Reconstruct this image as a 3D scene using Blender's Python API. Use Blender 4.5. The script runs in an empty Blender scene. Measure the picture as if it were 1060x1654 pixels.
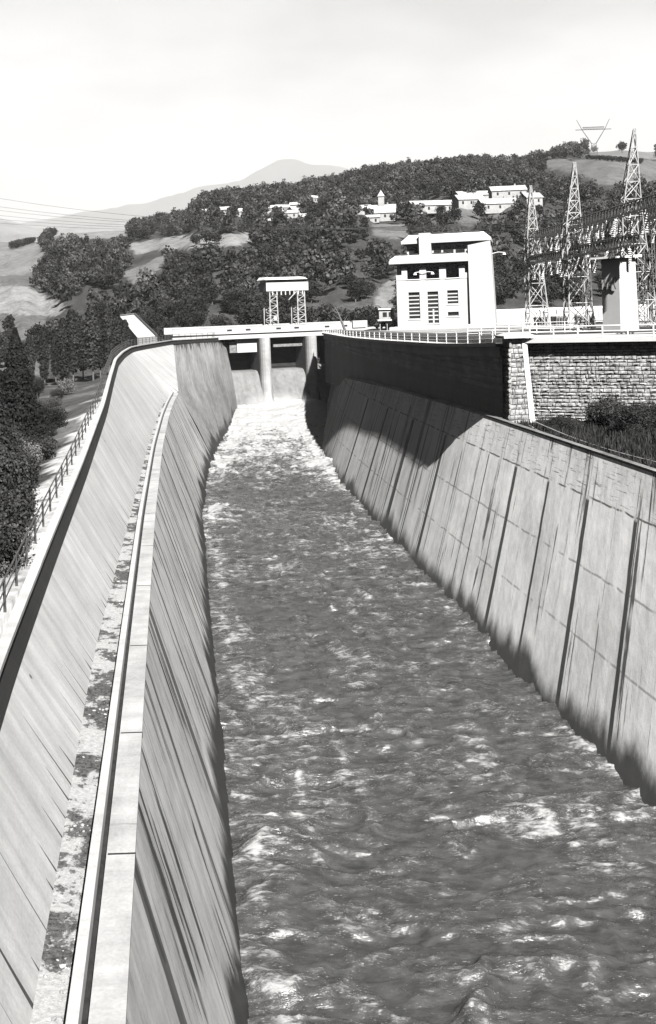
import bpy, bmesh, math, random
import numpy as np
from mathutils import Vector, Matrix, noise as mnoise
random.seed(7); RNG = np.random.default_rng(11)
SC = bpy.context.scene
# ------------------------------------------------------------------ camera, sky, sun, exposure
F_PX, AXX, AXY, ROLL, EYE = 1800.0, 290.0, 502.0, 2.0, 24.0
cam = bpy.data.cameras.new('camera'); camo = bpy.data.objects.new('camera', cam); SC.collection.objects.link(camo)
cam.sensor_fit = 'VERTICAL'; cam.sensor_height = 36.0; cam.lens = F_PX / 1654 * 36.0
cam.shift_x = (530 - AXX) / 1654; cam.shift_y = (AXY - 827) / 1654
cam.clip_start = 0.5; cam.clip_end = 80000
camo.matrix_world = Matrix.Translation((0, 0, EYE)) @ Matrix.Rotation(math.radians(90), 4, 'X') @ Matrix.Rotation(math.radians(-ROLL), 4, 'Z')
SC.camera = camo
SUN = Vector((0.262, -1.08, 1.0)).normalized()
elev = math.asin(SUN.z); azim = math.atan2(SUN.x, SUN.y)
w = bpy.data.worlds.new('World'); SC.world = w; w.use_nodes = True
nt = w.node_tree; nt.nodes.clear()
sky = nt.nodes.new('ShaderNodeTexSky'); sky.sky_type = 'NISHITA'; sky.sun_disc = False
sky.sun_elevation = elev; sky.sun_rotation = azim; sky.dust_density = 4.0; sky.air_density = 1.0; sky.ozone_density = 1.0
bw = nt.nodes.new('ShaderNodeRGBToBW'); bg = nt.nodes.new('ShaderNodeBackground'); wo = nt.nodes.new('ShaderNodeOutputWorld')
tcw = nt.nodes.new('ShaderNodeTexCoord'); mpw = nt.nodes.new('ShaderNodeMapping'); mpw.inputs['Scale'].default_value = (1.6, 1.6, 5.0)
cn = nt.nodes.new('ShaderNodeTexNoise'); cn.inputs['Scale'].default_value = 2.2; cn.inputs['Detail'].default_value = 6; cn.inputs['Roughness'].default_value = 0.55
cr = nt.nodes.new('ShaderNodeMapRange'); cr.inputs[1].default_value = 0.35; cr.inputs[2].default_value = 0.65; cr.inputs[3].default_value = 0.72; cr.inputs[4].default_value = 1.30
mu = nt.nodes.new('ShaderNodeMath'); mu.operation = 'MULTIPLY'
nt.links.new(tcw.outputs['Generated'], mpw.inputs['Vector']); nt.links.new(mpw.outputs['Vector'], cn.inputs['Vector'])
nt.links.new(cn.outputs['Fac'], cr.inputs[0]); nt.links.new(sky.outputs[0], bw.inputs[0])
sx = nt.nodes.new('ShaderNodeSeparateXYZ'); nt.links.new(tcw.outputs['Generated'], sx.inputs[0])
def wmath(op, a, b):
    n = nt.nodes.new('ShaderNodeMath'); n.operation = op
    for i, q in enumerate((a, b)):
        if hasattr(q, 'is_output'): nt.links.new(q, n.inputs[i])
        else: n.inputs[i].default_value = q
    return n.outputs[0]
def wrange(v, a, b, c, d):
    n = nt.nodes.new('ShaderNodeMapRange'); n.interpolation_type = 'SMOOTHSTEP'; nt.links.new(v, n.inputs[0])
    for i, q in enumerate((a, b, c, d)): n.inputs[i + 1].default_value = q
    return n.outputs[0]
low = wrange(wmath('ADD', sx.outputs[2], wmath('MULTIPLY', wmath('SUBTRACT', cn.outputs['Fac'], .5), .25)), .24, .50, 1.0, 0.0)   # made-up sky weighting: dimmed overhead so shade stays deep
north = wrange(sx.outputs[1], .25, .80, 0.0, 1.0)                       # ... and dimmed away from the view direction
sky_weight = wmath('ADD', .24, wmath('MULTIPLY', wmath('MULTIPLY', low, north), 1.55))
nt.links.new(bw.outputs[0], mu.inputs[0]); nt.links.new(wmath('MULTIPLY', cr.outputs[0], sky_weight), mu.inputs[1])
nt.links.new(mu.outputs[0], bg.inputs['Color']); bg.inputs['Strength'].default_value = 0.036
nt.links.new(bg.outputs[0], wo.inputs[0])
sl = bpy.data.lights.new('sun', 'SUN'); sl.energy = 5.0; sl.angle = math.radians(0.5); sl.color = (1.0, 0.985, 0.96)
so = bpy.data.objects.new('sun', sl); SC.collection.objects.link(so); so.rotation_euler = SUN.to_track_quat('Z', 'Y').to_euler(); so.location = (60, -120, 160)
SC.view_settings.view_transform = 'Standard'; SC.view_settings.look = 'None'; SC.view_settings.gamma = 1.0
SC.view_settings.exposure = 1.9
SC.cycles.max_bounces = 6; SC.cycles.diffuse_bounces = 0; SC.cycles.glossy_bounces = 2; SC.cycles.transparent_max_bounces = 4; SC.cycles.volume_bounces = 1

# ------------------------------------------------------------------ picture <-> place
_r = math.radians(ROLL); CR, SR = math.cos(_r), math.sin(_r)
def uv(px, py):
    u, v = px - AXX, py - AXY
    return u * CR - v * SR, v * CR + u * SR
def at_z(px, py, z):
    u, v = uv(px, py); Y = F_PX * (EYE - z) / v
    return Vector((u * Y / F_PX, Y, z))
def at_y(px, py, Y):
    u, v = uv(px, py)
    return Vector((u * Y / F_PX, Y, EYE - v * Y / F_PX))
def to_px(x, y, z):
    u = x / y * F_PX; v = (EYE - z) / y * F_PX
    return u * CR + v * SR + AXX, v * CR - u * SR + AXY

# ------------------------------------------------------------------ numpy noise
def vnoise(x, y, seed=0):
    xi = np.floor(x).astype(np.int64); yi = np.floor(y).astype(np.int64); fx = x - xi; fy = y - yi
    fx = fx * fx * fx * (fx * (fx * 6 - 15) + 10); fy = fy * fy * fy * (fy * (fy * 6 - 15) + 10)
    def h(a, b):
        n = (a * 374761393 + b * 668265263 + seed * 974634777) & 0xFFFFFFFF
        n = ((n ^ (n >> 13)) * 1274126177) & 0xFFFFFFFF
        return ((n ^ (n >> 16)) & 0xFFFF) / 65535.0
    a, b, c, d = h(xi, yi), h(xi + 1, yi), h(xi, yi + 1), h(xi + 1, yi + 1)
    return (a * (1 - fx) + b * fx) * (1 - fy) + (c * (1 - fx) + d * fx) * fy
def fbm(x, y, oct=4, seed=0, gain=0.5):
    s = 0; a = 1; t = 0
    for k in range(oct):
        s = s + a * vnoise(x * 2 ** k + 17.3 * k, y * 2 ** k - 9.1 * k, seed + k); t += a; a *= gain
    return s / t

# ------------------------------------------------------------------ materials
class N:
    def __init__(self, name):
        self.m = bpy.data.materials.new(name); self.m.use_nodes = True; self.t = self.m.node_tree; self.t.nodes.clear()
        self.out = self.t.nodes.new('ShaderNodeOutputMaterial'); self.b = self.t.nodes.new('ShaderNodeBsdfPrincipled')
        self.t.links.new(self.b.outputs[0], self.out.inputs[0])
        self.tc = self.t.nodes.new('ShaderNodeTexCoord')
    def set(self, sock, v):
        if hasattr(v, 'is_output'): self.t.links.new(v, sock)
        elif isinstance(v, (tuple, list)): sock.default_value = v
        else: sock.default_value = v
    def math(self, op, a, b=None, c=None):
        n = self.t.nodes.new('ShaderNodeMath'); n.operation = op
        self.set(n.inputs[0], a)
        if b is not None: self.set(n.inputs[1], b)
        if c is not None: self.set(n.inputs[2], c)
        return n.outputs[0]
    def mul(self, a, b): return self.math('MULTIPLY', a, b)
    def add(self, a, b): return self.math('ADD', a, b)
    def rng(self, v, a, b, c=0.0, d=1.0):
        n = self.t.nodes.new('ShaderNodeMapRange'); n.interpolation_type = 'SMOOTHSTEP'
        self.set(n.inputs[0], v); n.inputs[1].default_value = a; n.inputs[2].default_value = b; self.set(n.inputs[3], c); self.set(n.inputs[4], d)
        return n.outputs[0]
    def sep(self, v):
        n = self.t.nodes.new('ShaderNodeSeparateXYZ'); self.set(n.inputs[0], v); return n.outputs
    def vec(self, x, y, z=0.0):
        n = self.t.nodes.new('ShaderNodeCombineXYZ'); self.set(n.inputs[0], x); self.set(n.inputs[1], y); self.set(n.inputs[2], z); return n.outputs[0]
    def noise(self, vec, scale=1.0, detail=3.0, rough=0.55):
        n = self.t.nodes.new('ShaderNodeTexNoise'); self.set(n.inputs['Vector'], vec)
        n.inputs['Scale'].default_value = scale; n.inputs['Detail'].default_value = detail; n.inputs['Roughness'].default_value = rough
        return n.outputs['Fac']
    def voro(self, vec, scale, feature='F1'):
        n = self.t.nodes.new('ShaderNodeTexVoronoi'); n.feature = feature; self.set(n.inputs['Vector'], vec); n.inputs['Scale'].default_value = scale
        return n.outputs[0]
    def white(self, v):
        n = self.t.nodes.new('ShaderNodeTexWhiteNoise'); n.noise_dimensions = '1D'; self.set(n.inputs['W'], v); return n.outputs['Value']
    def mix(self, f, a, b):
        n = self.t.nodes.new('ShaderNodeMix'); n.data_type = 'FLOAT'
        self.set(n.inputs[0], f); self.set(n.inputs[2], a); self.set(n.inputs[3], b); return n.outputs[0]
    def attr(self, name):
        n = self.t.nodes.new('ShaderNodeAttribute'); n.attribute_name = name; return n.outputs['Fac']
    def color(self, v): self.set(self.b.inputs['Base Color'], v if hasattr(v, 'is_output') else (v, v, v, 1))
    def rough(self, v): self.set(self.b.inputs['Roughness'], v)
    def spec(self, v): self.b.inputs['Specular IOR Level'].default_value = v
    def bump(self, h, strength=0.3, dist=0.05):
        n = self.t.nodes.new('ShaderNodeBump'); n.inputs['Strength'].default_value = strength; n.inputs['Distance'].default_value = dist
        self.set(n.inputs['Height'], h); self.t.links.new(n.outputs[0], self.b.inputs['Normal'])
    @property
    def UV(self): return self.tc.outputs['UV']
    @property
    def OBJ(self): return self.tc.outputs['Object']

def mat_plain(name, v, var=0.25, scale=1.0, rough=0.85, bump=0.0, spec=0.3, metal=0.0):
    n = N(name); a = n.noise(n.OBJ, scale, 6, 0.62); b = n.noise(n.OBJ, scale * 9, 4, 0.6)
    k = n.add(n.rng(a, 0.3, 0.7, 1 - var, 1 + var), n.rng(b, 0.3, 0.7, -var * 0.35, var * 0.35))
    n.color(n.mul(k, v)); n.rough(rough); n.spec(spec); n.b.inputs['Metallic'].default_value = metal
    if bump: n.bump(b, bump, 0.05)
    return n.m

def mat_concrete(name, base=0.46, streak=0.0, streak_f=1.4, streak_lo=0.60, joints=0.0, joint_top=1e3, wet=0.0, wet_h=1.6, boards=0.0, hatch=0.0,
                 low_streak=0.0, hlines=(), far_streak_shade=0.0, dots=0.0, shear=0.0, band=None, mott=0.16, topdark=0.0, vtop=20.0):
    """UV: u metres along the wall, v metres of height."""
    n = N(name); s = n.sep(n.UV); u, v = s[0], s[1]
    if shear: u = n.add(u, n.mul(v, shear))
    uvv = n.vec(u, v)
    a = n.noise(uvv, 0.16, 6, 0.6); b = n.noise(uvv, 1.3, 6, 0.65); c = n.noise(uvv, 11.0, 4, 0.6)
    k = n.add(n.add(n.rng(a, 0.3, 0.7, 1 - mott, 1 + mott), n.rng(b, 0.3, 0.7, -mott * .6, mott * .6)), n.rng(c, 0.3, 0.7, -0.07, 0.07))
    # soft vertical washes
    wsh = n.noise(n.vec(n.mul(u, 0.8), n.mul(v, 0.09)), 1.0, 5, 0.65)
    k = n.mul(k, n.rng(wsh, 0.38, 0.66, 1.07, 0.88))
    dark = 0.0
    def acc(d, m): return m if isinstance(d, float) else n.math('MAXIMUM', d, m)
    if streak:
        t = n.noise(n.vec(n.mul(u, streak_f), n.mul(v, 0.05)), 1.0, 6, 0.72)
        g = n.noise(n.vec(n.mul(u, 0.3), n.mul(v, 0.16)), 1.0, 3)
        m = n.mul(n.rng(t, streak_lo, streak_lo + 0.04), n.rng(g, 0.42, 0.50)); dark = acc(dark, n.mul(m, streak))
    if far_streak_shade:
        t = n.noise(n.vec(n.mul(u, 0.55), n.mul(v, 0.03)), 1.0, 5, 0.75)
        m = n.mul(n.rng(t, 0.52, 0.62), n.rng(u, 88.0, 108.0)); dark = acc(dark, n.mul(m, far_streak_shade))
    if joints:
        sp = 7.6; q = n.math('DIVIDE', n.add(u, n.mul(n.noise(n.vec(0.0, n.mul(v, .25)), 1.0, 3), 0.35)), sp)
        cell = n.math('FLOOR', q); fr = n.math('ABSOLUTE', n.math('SUBTRACT', n.math('SUBTRACT', q, cell), 0.5))
        r = n.white(cell); wid = n.add(0.005, n.mul(n.math('POWER', r, 2.0), 0.085))
        ed = n.mul(n.noise(n.vec(n.mul(u, 3), n.mul(v, .4)), 1.0, 4), 0.012)
        m = n.rng(n.math('SUBTRACT', n.add(wid, ed), fr), 0.0, 0.012)
        m = n.mul(m, n.rng(n.math('SUBTRACT', joint_top, v), 0.0, 0.25)); dark = acc(dark, n.mul(m, joints))
        # thin hairline of each joint running to the top
        m2 = n.mul(n.rng(n.math('SUBTRACT', 0.010, fr), 0.0, 0.005), n.rng(n.noise(uvv, 0.7, 3), 0.42, 0.55)); dark = acc(dark, n.mul(m2, 0.7))
    for hv, hs in hlines:
        wob = n.mul(n.math('SUBTRACT', n.noise(n.vec(n.mul(u, .5), hv), 1.0, 4), 0.5), 0.25)
        d = n.math('ABSOLUTE', n.math('SUBTRACT', n.add(v, wob), hv))
        br = n.rng(n.noise(n.vec(n.mul(u, .6), hv * 3.7), 1.0, 4), 0.40, 0.52)
        dark = acc(dark, n.mul(n.mul(n.rng(d, 0.09, 0.02), br), hs))
    if boards:
        t = n.noise(n.vec(n.mul(u, .42), n.mul(v, 7.0)), 1.0, 5, 0.7); m = n.mul(n.rng(t, 0.56, 0.64), n.rng(v, joint_top - .1, joint_top + .3))
        dark = acc(dark, n.mul(m, boards))
        t = n.noise(n.vec(n.mul(u, .9), n.mul(v, .9)), 1.0, 6, 0.7); m = n.mul(n.rng(t, 0.55, 0.75), n.rng(v, joint_top - .1, joint_top + .3)); dark = acc(dark, n.mul(m, boards * .8))
    if low_streak:   # drain stains climbing from the foot of the slope, each its own height and width
        sp = 1.25; q = n.math('DIVIDE', u, sp); cell = n.math('FLOOR', q)
        off = n.mul(n.math('SUBTRACT', n.white(n.add(cell, 7.7)), 0.5), 0.7)
        fr = n.math('ABSOLUTE', n.math('SUBTRACT', n.math('SUBTRACT', n.math('SUBTRACT', q, cell), 0.5), off))
        r = n.white(cell); hh = n.add(0.3, n.mul(n.math('POWER', r, 1.5), 2.6))
        tap = n.math('SUBTRACT', 1.0, n.math('DIVIDE', v, hh)); wd = n.add(0.010, n.mul(tap, n.mul(n.white(n.add(cell, 3.3)), 0.075)))
        ed = n.mul(n.noise(n.vec(n.mul(u, 5), n.mul(v, .6)), 1.0, 4), 0.010)
        m = n.mul(n.rng(n.math('SUBTRACT', n.add(wd, ed), fr), 0.004, 0.014), n.rng(tap, 0.0, 0.12)); dark = acc(dark, n.mul(m, low_streak))
    if hatch:
        t = n.noise(n.vec(n.mul(u, 2.2), n.mul(v, .12)), 1.0, 3, .6); k = n.mul(k, n.rng(t, 0.35, 0.65, 1 + hatch, 1 - hatch))
    if dots:
        d = n.voro(n.vec(n.mul(u, .33), n.mul(v, .45)), 1.0); dark = acc(dark, n.mul(n.rng(d, 0.055, 0.03), dots))
    if topdark:  # darker towards the top, with a ragged lower edge
        hv = n.mul(n.rng(n.noise(n.vec(n.mul(u, .6), 0.3), 1.0, 5, .6), 0.3, 0.75), 2.6)
        dark = acc(dark, n.mul(n.rng(n.math('SUBTRACT', n.add(v, hv), vtop), 0.0, 0.5), topdark))
    if wet:
        hv = n.mul(n.rng(n.noise(n.vec(n.mul(u, .16), n.mul(v, .05)), 1.0, 3, .6), 0.28, 0.75), wet_h * 1.6)
        fine = n.mul(n.noise(n.vec(n.mul(u, 1.1), n.mul(v, .8)), 1.0, 6, .75), wet_h * 1.3)
        m = n.rng(n.math('SUBTRACT', n.add(hv, fine), v), -0.5, 0.9); dark = acc(dark, n.mul(m, wet))
        n.rough(n.rng(m, 0.0, 1.0, 0.9, 0.6))
    else: n.rough(0.9)
    if band:   # paler coursed masonry above concrete whose tone is blackened to deepen its shade
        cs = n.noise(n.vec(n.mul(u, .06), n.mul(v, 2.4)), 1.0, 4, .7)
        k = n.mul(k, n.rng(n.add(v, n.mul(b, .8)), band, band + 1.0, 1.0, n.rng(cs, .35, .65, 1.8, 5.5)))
    if far_streak_shade: k = n.mul(k, n.rng(n.add(u, n.mul(b, 14.0)), 98.0, 122.0, 1.0, 0.70))  # shade put into the colour: far stretch darker to deepen its shadow
    col = n.mul(k, base)
    if not isinstance(dark, float): col = n.mul(col, n.math('SUBTRACT', 1.0, n.mul(dark, 0.95)))
    n.color(col); n.spec(0.25); n.bump(n.add(n.mul(b, 1.0), n.mul(c, .4)), 0.25, 0.06)
    return n.m

M = {}
M['left_face'] = mat_concrete('left face concrete', 0.20, streak=0.97, streak_f=1.2, streak_lo=0.535, wet=0.99, wet_h=1.5, hatch=0.10, joints=0.85, joint_top=30.0)
M['left_slope'] = mat_concrete('left slope concrete', 0.24, low_streak=0.92, hatch=0.07, dots=0.9, mott=0.10)
M['wing'] = mat_concrete('wing concrete', 0.12, streak=0.6, streak_f=0.8, wet=0.92, wet_h=2.0, mott=0.28, topdark=0.85, vtop=17.6)
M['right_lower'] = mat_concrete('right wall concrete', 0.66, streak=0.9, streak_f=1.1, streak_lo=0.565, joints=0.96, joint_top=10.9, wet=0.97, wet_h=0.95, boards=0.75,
                                hlines=((10.9, 0.9), (7.2, 0.55), (3.9, 0.5)), shear=-.79, far_streak_shade=0.75)
M['right_upper'] = mat_concrete('upper wall masonry', 0.036, streak=0.8, streak_f=0.5, mott=0.5, band=15.8, hlines=tuple((15.2 + .62 * k, .8) for k in range(8)), topdark=0.3, vtop=19.5)
M['coping'] = mat_concrete('pale coping', 0.22, mott=0.20, dots=0.7, streak=.35, streak_f=.8)
M['kerb'] = mat_concrete('pale kerb', 0.26, mott=0.08)
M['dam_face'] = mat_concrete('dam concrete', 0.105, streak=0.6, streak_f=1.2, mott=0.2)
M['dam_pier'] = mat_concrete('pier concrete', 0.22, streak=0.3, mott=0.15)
M['bridge'] = mat_plain('bridge concrete', 0.28, 0.12, 0.5)
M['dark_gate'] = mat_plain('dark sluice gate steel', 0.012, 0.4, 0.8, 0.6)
M['grey_steel'] = mat_plain('weathered grey steel', 0.12, 0.3, 2.0, 0.6, metal=0.2)
M['pale_steel'] = mat_plain('pale galvanised steel', 0.32, 0.25, 2.0, 0.5, metal=0.1)
M['dark_steel'] = mat_plain('dark painted steel', 0.035, 0.3, 2.0, 0.55)
M['white_paint'] = mat_plain('white render', 0.30, 0.06, 0.35, 0.9)
M['white_rail'] = mat_plain('white painted rail', 0.5, 0.1, 2.0, 0.6)
M['white_roof'] = mat_plain('pale roof slab', 0.48, 0.08, 0.5, 0.9)
M['pale_house'] = mat_plain('pale plaster', 0.21, 0.15, 0.5, 0.9)
M['roof_tile'] = mat_plain('pale tiled roof', 0.26, 0.2, 1.0, 0.9)
M['window_dark'] = mat_plain('dark window glass', 0.015, 0.3, 1.0, 0.15, spec=0.5)
M['bitumen'] = mat_plain('black bitumen joint', 0.012, 0.5, 3.0, 0.8)
M['pavement'] = mat_plain('pale pavement', 0.30, 0.12, 0.4, 0.9)
M['insul'] = mat_plain('porcelain insulator', 0.4, 0.2, 3.0, 0.35)
M['bark'] = mat_plain('bark', 0.07, 0.3, 4.0, 0.9)
M['stone'] = mat_plain('rough pale stone', 0.19, 0.5, 1.6, 0.95, bump=1.0)
M['quoin'] = mat_plain('dressed pale stone', 0.4, 0.12, 1.2, 0.95)
M['mortar'] = mat_plain('dark recessed mortar', 0.05, 0.3, 3.0, 0.95)
M['pebble'] = mat_plain('pale pebble', 0.2, 0.4, 1.0, 0.9)
M['car_paint'] = mat_plain('dark car paint', 0.02, 0.2, 1.0, 0.25, spec=0.6)
M['rubber'] = mat_plain('tyre rubber', 0.015, 0.2, 1.0, 0.9)

def mat_foliage(name, v):
    n = N(name); t = n.attr('tone'); oi = n.t.nodes.new('ShaderNodeObjectInfo')
    k = n.rng(oi.outputs['Random'], 0.0, 1.0, 0.6, 1.9)
    n.color(n.mul(n.mul(t, k), v)); n.rough(0.75); n.spec(0.15)
    return n.m
M['foliage'] = mat_foliage('broadleaf foliage', 0.0105)
M['conifer'] = mat_foliage('conifer foliage', 0.007)
M['pale_foliage'] = mat_foliage('pale shrub foliage', 0.05)

def mat_ledge():
    n = N('mossy gravel ledge'); s = n.sep(n.UV); q = n.vec(s[0], n.mul(s[1], 1.0))
    a = n.noise(q, 0.55, 6, 0.7); b = n.noise(q, 7.0, 5, 0.7)
    f = n.rng(n.add(n.mul(a, .8), n.mul(b, .2)), 0.49, 0.53)
    n.color(n.mix(f, n.rng(b, .3, .7, .17, .27), n.rng(b, .3, .7, .012, .08))); n.rough(.95); n.spec(.1); n.bump(b, .6, .06)
    return n.m
M['ledge'] = mat_ledge()

def mat_ground():
    n = N('ground'); t = n.attr('tone'); a = n.noise(n.OBJ, .05, 6, .65); b = n.noise(n.OBJ, .9, 6, .7)
    c = n.noise(n.OBJ, .22, 5, .75)
    k = n.add(n.add(n.rng(a, .3, .7, .8, 1.2), n.rng(b, .3, .7, -.3, .3)), n.rng(c, .38, .66, .12, -.2))
    n.color(n.mul(n.mul(k, t), .62)); n.rough(.95); n.spec(.1); n.bump(b, .5, .3)
    return n.m
M['ground'] = mat_ground()

def mat_water():
    n = N('turbid white water'); f = n.attr('foam'); s = n.sep(n.OBJ)
    q = n.vec(n.mul(s[0], 0.55), n.mul(s[1], 0.95), s[2])
    q2 = n.vec(n.mul(s[0], 0.36), n.mul(s[1], 1.15), s[2])
    a = n.noise(q, 1.9, 6, 0.66); b = n.noise(q2, 5.0, 5, 0.66); c = n.noise(q2, 16.0, 3, 0.6)
    m = n.add(n.add(f, n.mul(n.math('SUBTRACT', a, .5), 1.7)), n.mul(n.math('SUBTRACT', b, .5), 1.7))
    fm = n.add(n.rng(m, 0.42, 1.15), n.mul(n.rng(m, 0.05, 0.75), .12))
    sp = n.mul(n.rng(c, 0.58, 0.70), n.rng(n.add(b, n.mul(f, .35)), 0.50, 0.62)); fm = n.math('MINIMUM', n.math('MAXIMUM', fm, n.mul(sp, 0.7)), 1.0)
    n.color(n.mix(fm, n.rng(a, .3, .7, .019, .042), .21)); n.rough(n.rng(fm, 0, 1, .22, .9)); n.spec(.5)
    n.bump(n.add(n.add(a, n.mul(b, .35)), n.mul(c, .08)), .6, .16)
    return n.m
M['water'] = mat_water()

# ------------------------------------------------------------------ object helpers
def tag(o, label=None, cat=None, group=None, kind=None):
    if label: o['label'] = label
    if cat: o['category'] = cat
    if group: o['group'] = group
    if kind: o['kind'] = kind
    return o
def empty(name, loc, label, cat, group=None, rz=0.0):
    o = bpy.data.objects.new(name, None); SC.collection.objects.link(o); o.location = loc; o.rotation_euler = (0, 0, rz); o.empty_display_size = .5
    return tag(o, label, cat, group)
class MB:
    def __init__(self): self.v = []; self.f = []; self.uv = []
    def quad(self, a, b, c, d, uvs=None):
        i = len(self.v); self.v += [tuple(a), tuple(b), tuple(c), tuple(d)]; self.f.append((i, i + 1, i + 2, i + 3)); self.uv.append(uvs or [(p[0] + p[1], p[2]) for p in (a, b, c, d)])
    def poly(self, pts):
        i = len(self.v); self.v += [tuple(p) for p in pts]; self.f.append(tuple(range(i, i + len(pts)))); self.uv.append([(p[0] + p[1], p[2]) for p in pts]); return self
    def hexa(self, p):   # 8 points: bottom 0-3, top 4-7 (ccw seen from above)
        for q in ((3, 2, 1, 0), (4, 5, 6, 7), (0, 1, 5, 4), (1, 2, 6, 5), (2, 3, 7, 6), (3, 0, 4, 7)): self.quad(*[p[k] for k in q])
        return self
    def box(self, x0, x1, y0, y1, z0, z1):
        return self.hexa([(x0, y0, z0), (x1, y0, z0), (x1, y1, z0), (x0, y1, z0), (x0, y0, z1), (x1, y0, z1), (x1, y1, z1), (x0, y1, z1)])
    def prism(self, poly, z0, z1, ztop=None):
        n = len(poly); lo = [(p[0], p[1], z0) for p in poly]; hi = [(p[0], p[1], ztop[i] if ztop else z1) for i, p in enumerate(poly)]
        for i in range(n): j = (i + 1) % n; self.quad(lo[i], lo[j], hi[j], hi[i])
        self.poly(hi); self.poly(lo[::-1]); return self
    def tube(self, pts, r, n=6, r2=None, cap=True):
        pts = [Vector(p) for p in pts]; rings = []; m = len(pts)
        for i, p in enumerate(pts):
            t = (pts[min(i + 1, m - 1)] - pts[max(i - 1, 0)]).normalized()
            a = Vector((0, 0, 1)) if abs(t.z) < .9 else Vector((1, 0, 0)); s = t.cross(a).normalized(); q = s.cross(t)
            rr = r if r2 is None else r + (r2 - r) * i / max(1, m - 1)
            rings.append([p + (s * math.cos(2 * math.pi * k / n) + q * math.sin(2 * math.pi * k / n)) * rr for k in range(n)])
        for i in range(m - 1):
            for k in range(n): self.quad(rings[i][k], rings[i][(k + 1) % n], rings[i + 1][(k + 1) % n], rings[i + 1][k])
        if cap: self.poly(rings[0][::-1]); self.poly(rings[-1])
        return self
    def loft(self, curves, us=None, vs=None, flip=False):
        """curves: list of equal length polylines; u from us (per point) or index, v from vs(point)"""
        for a in range(len(curves) - 1):
            A, B = curves[a], curves[a + 1]
            for i in range(len(A) - 1):
                q = [A[i], A[i + 1], B[i + 1], B[i]]; uu = [us[i], us[i + 1], us[i + 1], us[i]] if us is not None else [p[1] for p in q]
                vv = [vs(p) for p in q] if vs else [p[2] for p in q]
                U = list(zip(uu, vv))
                if flip: q = q[::-1]; U = U[::-1]
                self.quad(*q, uvs=U)
        return self
    def build(self, name, mat, parent=None, smooth=False, weld=False, bevel=0.0, loc=None):
        me = bpy.data.meshes.new(name)
        v = self.v
        if loc is not None: v = [(p[0] - loc[0], p[1] - loc[1], p[2] - loc[2]) for p in v]
        me.from_pydata(v, [], self.f); l = me.uv_layers.new(name='uv'); flat = [c for f in self.uv for p in f for c in p]
        l.data.foreach_set('uv', flat)
        me.materials.append(mat)
        if weld or smooth or bevel:
            bm = bmesh.new(); bm.from_mesh(me); bmesh.ops.remove_doubles(bm, verts=bm.verts, dist=1e-4); bmesh.ops.recalc_face_normals(bm, faces=bm.faces)
            if bevel: bmesh.ops.bevel(bm, geom=list(bm.edges), offset=bevel, segments=1, affect='EDGES')
            bm.to_mesh(me); bm.free()
        if smooth: me.shade_smooth()
        o = bpy.data.objects.new(name, me); SC.collection.objects.link(o)
        if loc is not None and parent is None: o.location = loc
        if parent is not None: o.parent = parent
        return o
def dup(o, parent=None, loc=None, rz=None, scale=None):
    c = o.copy(); SC.collection.objects.link(c); c.parent = parent
    if loc is not None: c.location = loc
    if rz is not None: c.rotation_euler = (0, 0, rz)
    if scale is not None: c.scale = scale
    for ch in list(o.children): dup(ch, c)
    return c
def smooth_curve(keys, ts, sig=0.0):
    keys = sorted(keys); t = np.array([k[0] for k in keys], float)
    if sig > 0:
        d = np.linspace(t[0], t[-1], 1200); out = []
        for c in range(1, len(keys[0])):
            y = np.interp(d, t, [k[c] for k in keys]); n = max(1, int(sig / (d[1] - d[0]))); ker = np.exp(-np.linspace(-2, 2, 4 * n + 1) ** 2); ker /= ker.sum()
            # odd extension, so straight ends stay straight
            L = 2 * n; yp = np.concatenate([2 * y[0] - y[L:0:-1], y, 2 * y[-1] - y[-2:-L - 2:-1]])
            out.append(np.interp(ts, d, np.convolve(yp, ker, 'valid')))
        return out
    return [np.interp(ts, t, [k[c] for k in keys]) for c in range(1, len(keys[0]))]

# ------------------------------------------------------------------ left spillway wall
T = np.concatenate([np.arange(6, 60, 1.0), np.arange(60, 177, 2.0), [177.0]])
Wx, = smooth_curve([(6, 1.4), (50, 1.55), (103, 1.75), (130, 2.15), (155, 3.1), (177, 4.6)], T, 6)
Cx, = smooth_curve([(6, -1.3), (30, -1.6), (47, -1.8), (72, -2.05), (108, -2.1), (140, -1.75), (160, -1.25), (177, -.6)], T, 6)
Lx, = smooth_curve([(6, -3.0), (22, -3.3), (44, -3.85), (75, -3.7), (112, -3.6), (150, -3.1), (166, -2.6), (177, -1.75)], T, 5)
ZC = 11.0
TS = np.concatenate([np.arange(6, 60, 1.0), np.arange(60, 186, 2.0), [186., 190, 195, 200, 206, 212, 218]])
Sx, Sz = smooth_curve([(6, -4.9, 14.2), (22, -5.25, 14.25), (32, -5.8, 14.15), (36, -5.95, 14.15), (47, -6.15, 14.57), (66, -6.4, 15.3), (93, -6.9, 16.5), (115, -7.6, 17.6), (137, -8.3, 18.4), (160, -8.6, 18.45), (178, -8.3, 18.5), (183, -7.9, 18.5), (190, -6.7, 18.5), (218, -1.9, 18.4)], TS, 3)
wall = empty('spillway_wall', (-2, 90, 0), 'long pale stepped concrete training wall with sloping face left of the rushing water', 'wall')
def P(x, y, z): return (x - wall.location.x, y - wall.location.y, z)
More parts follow.
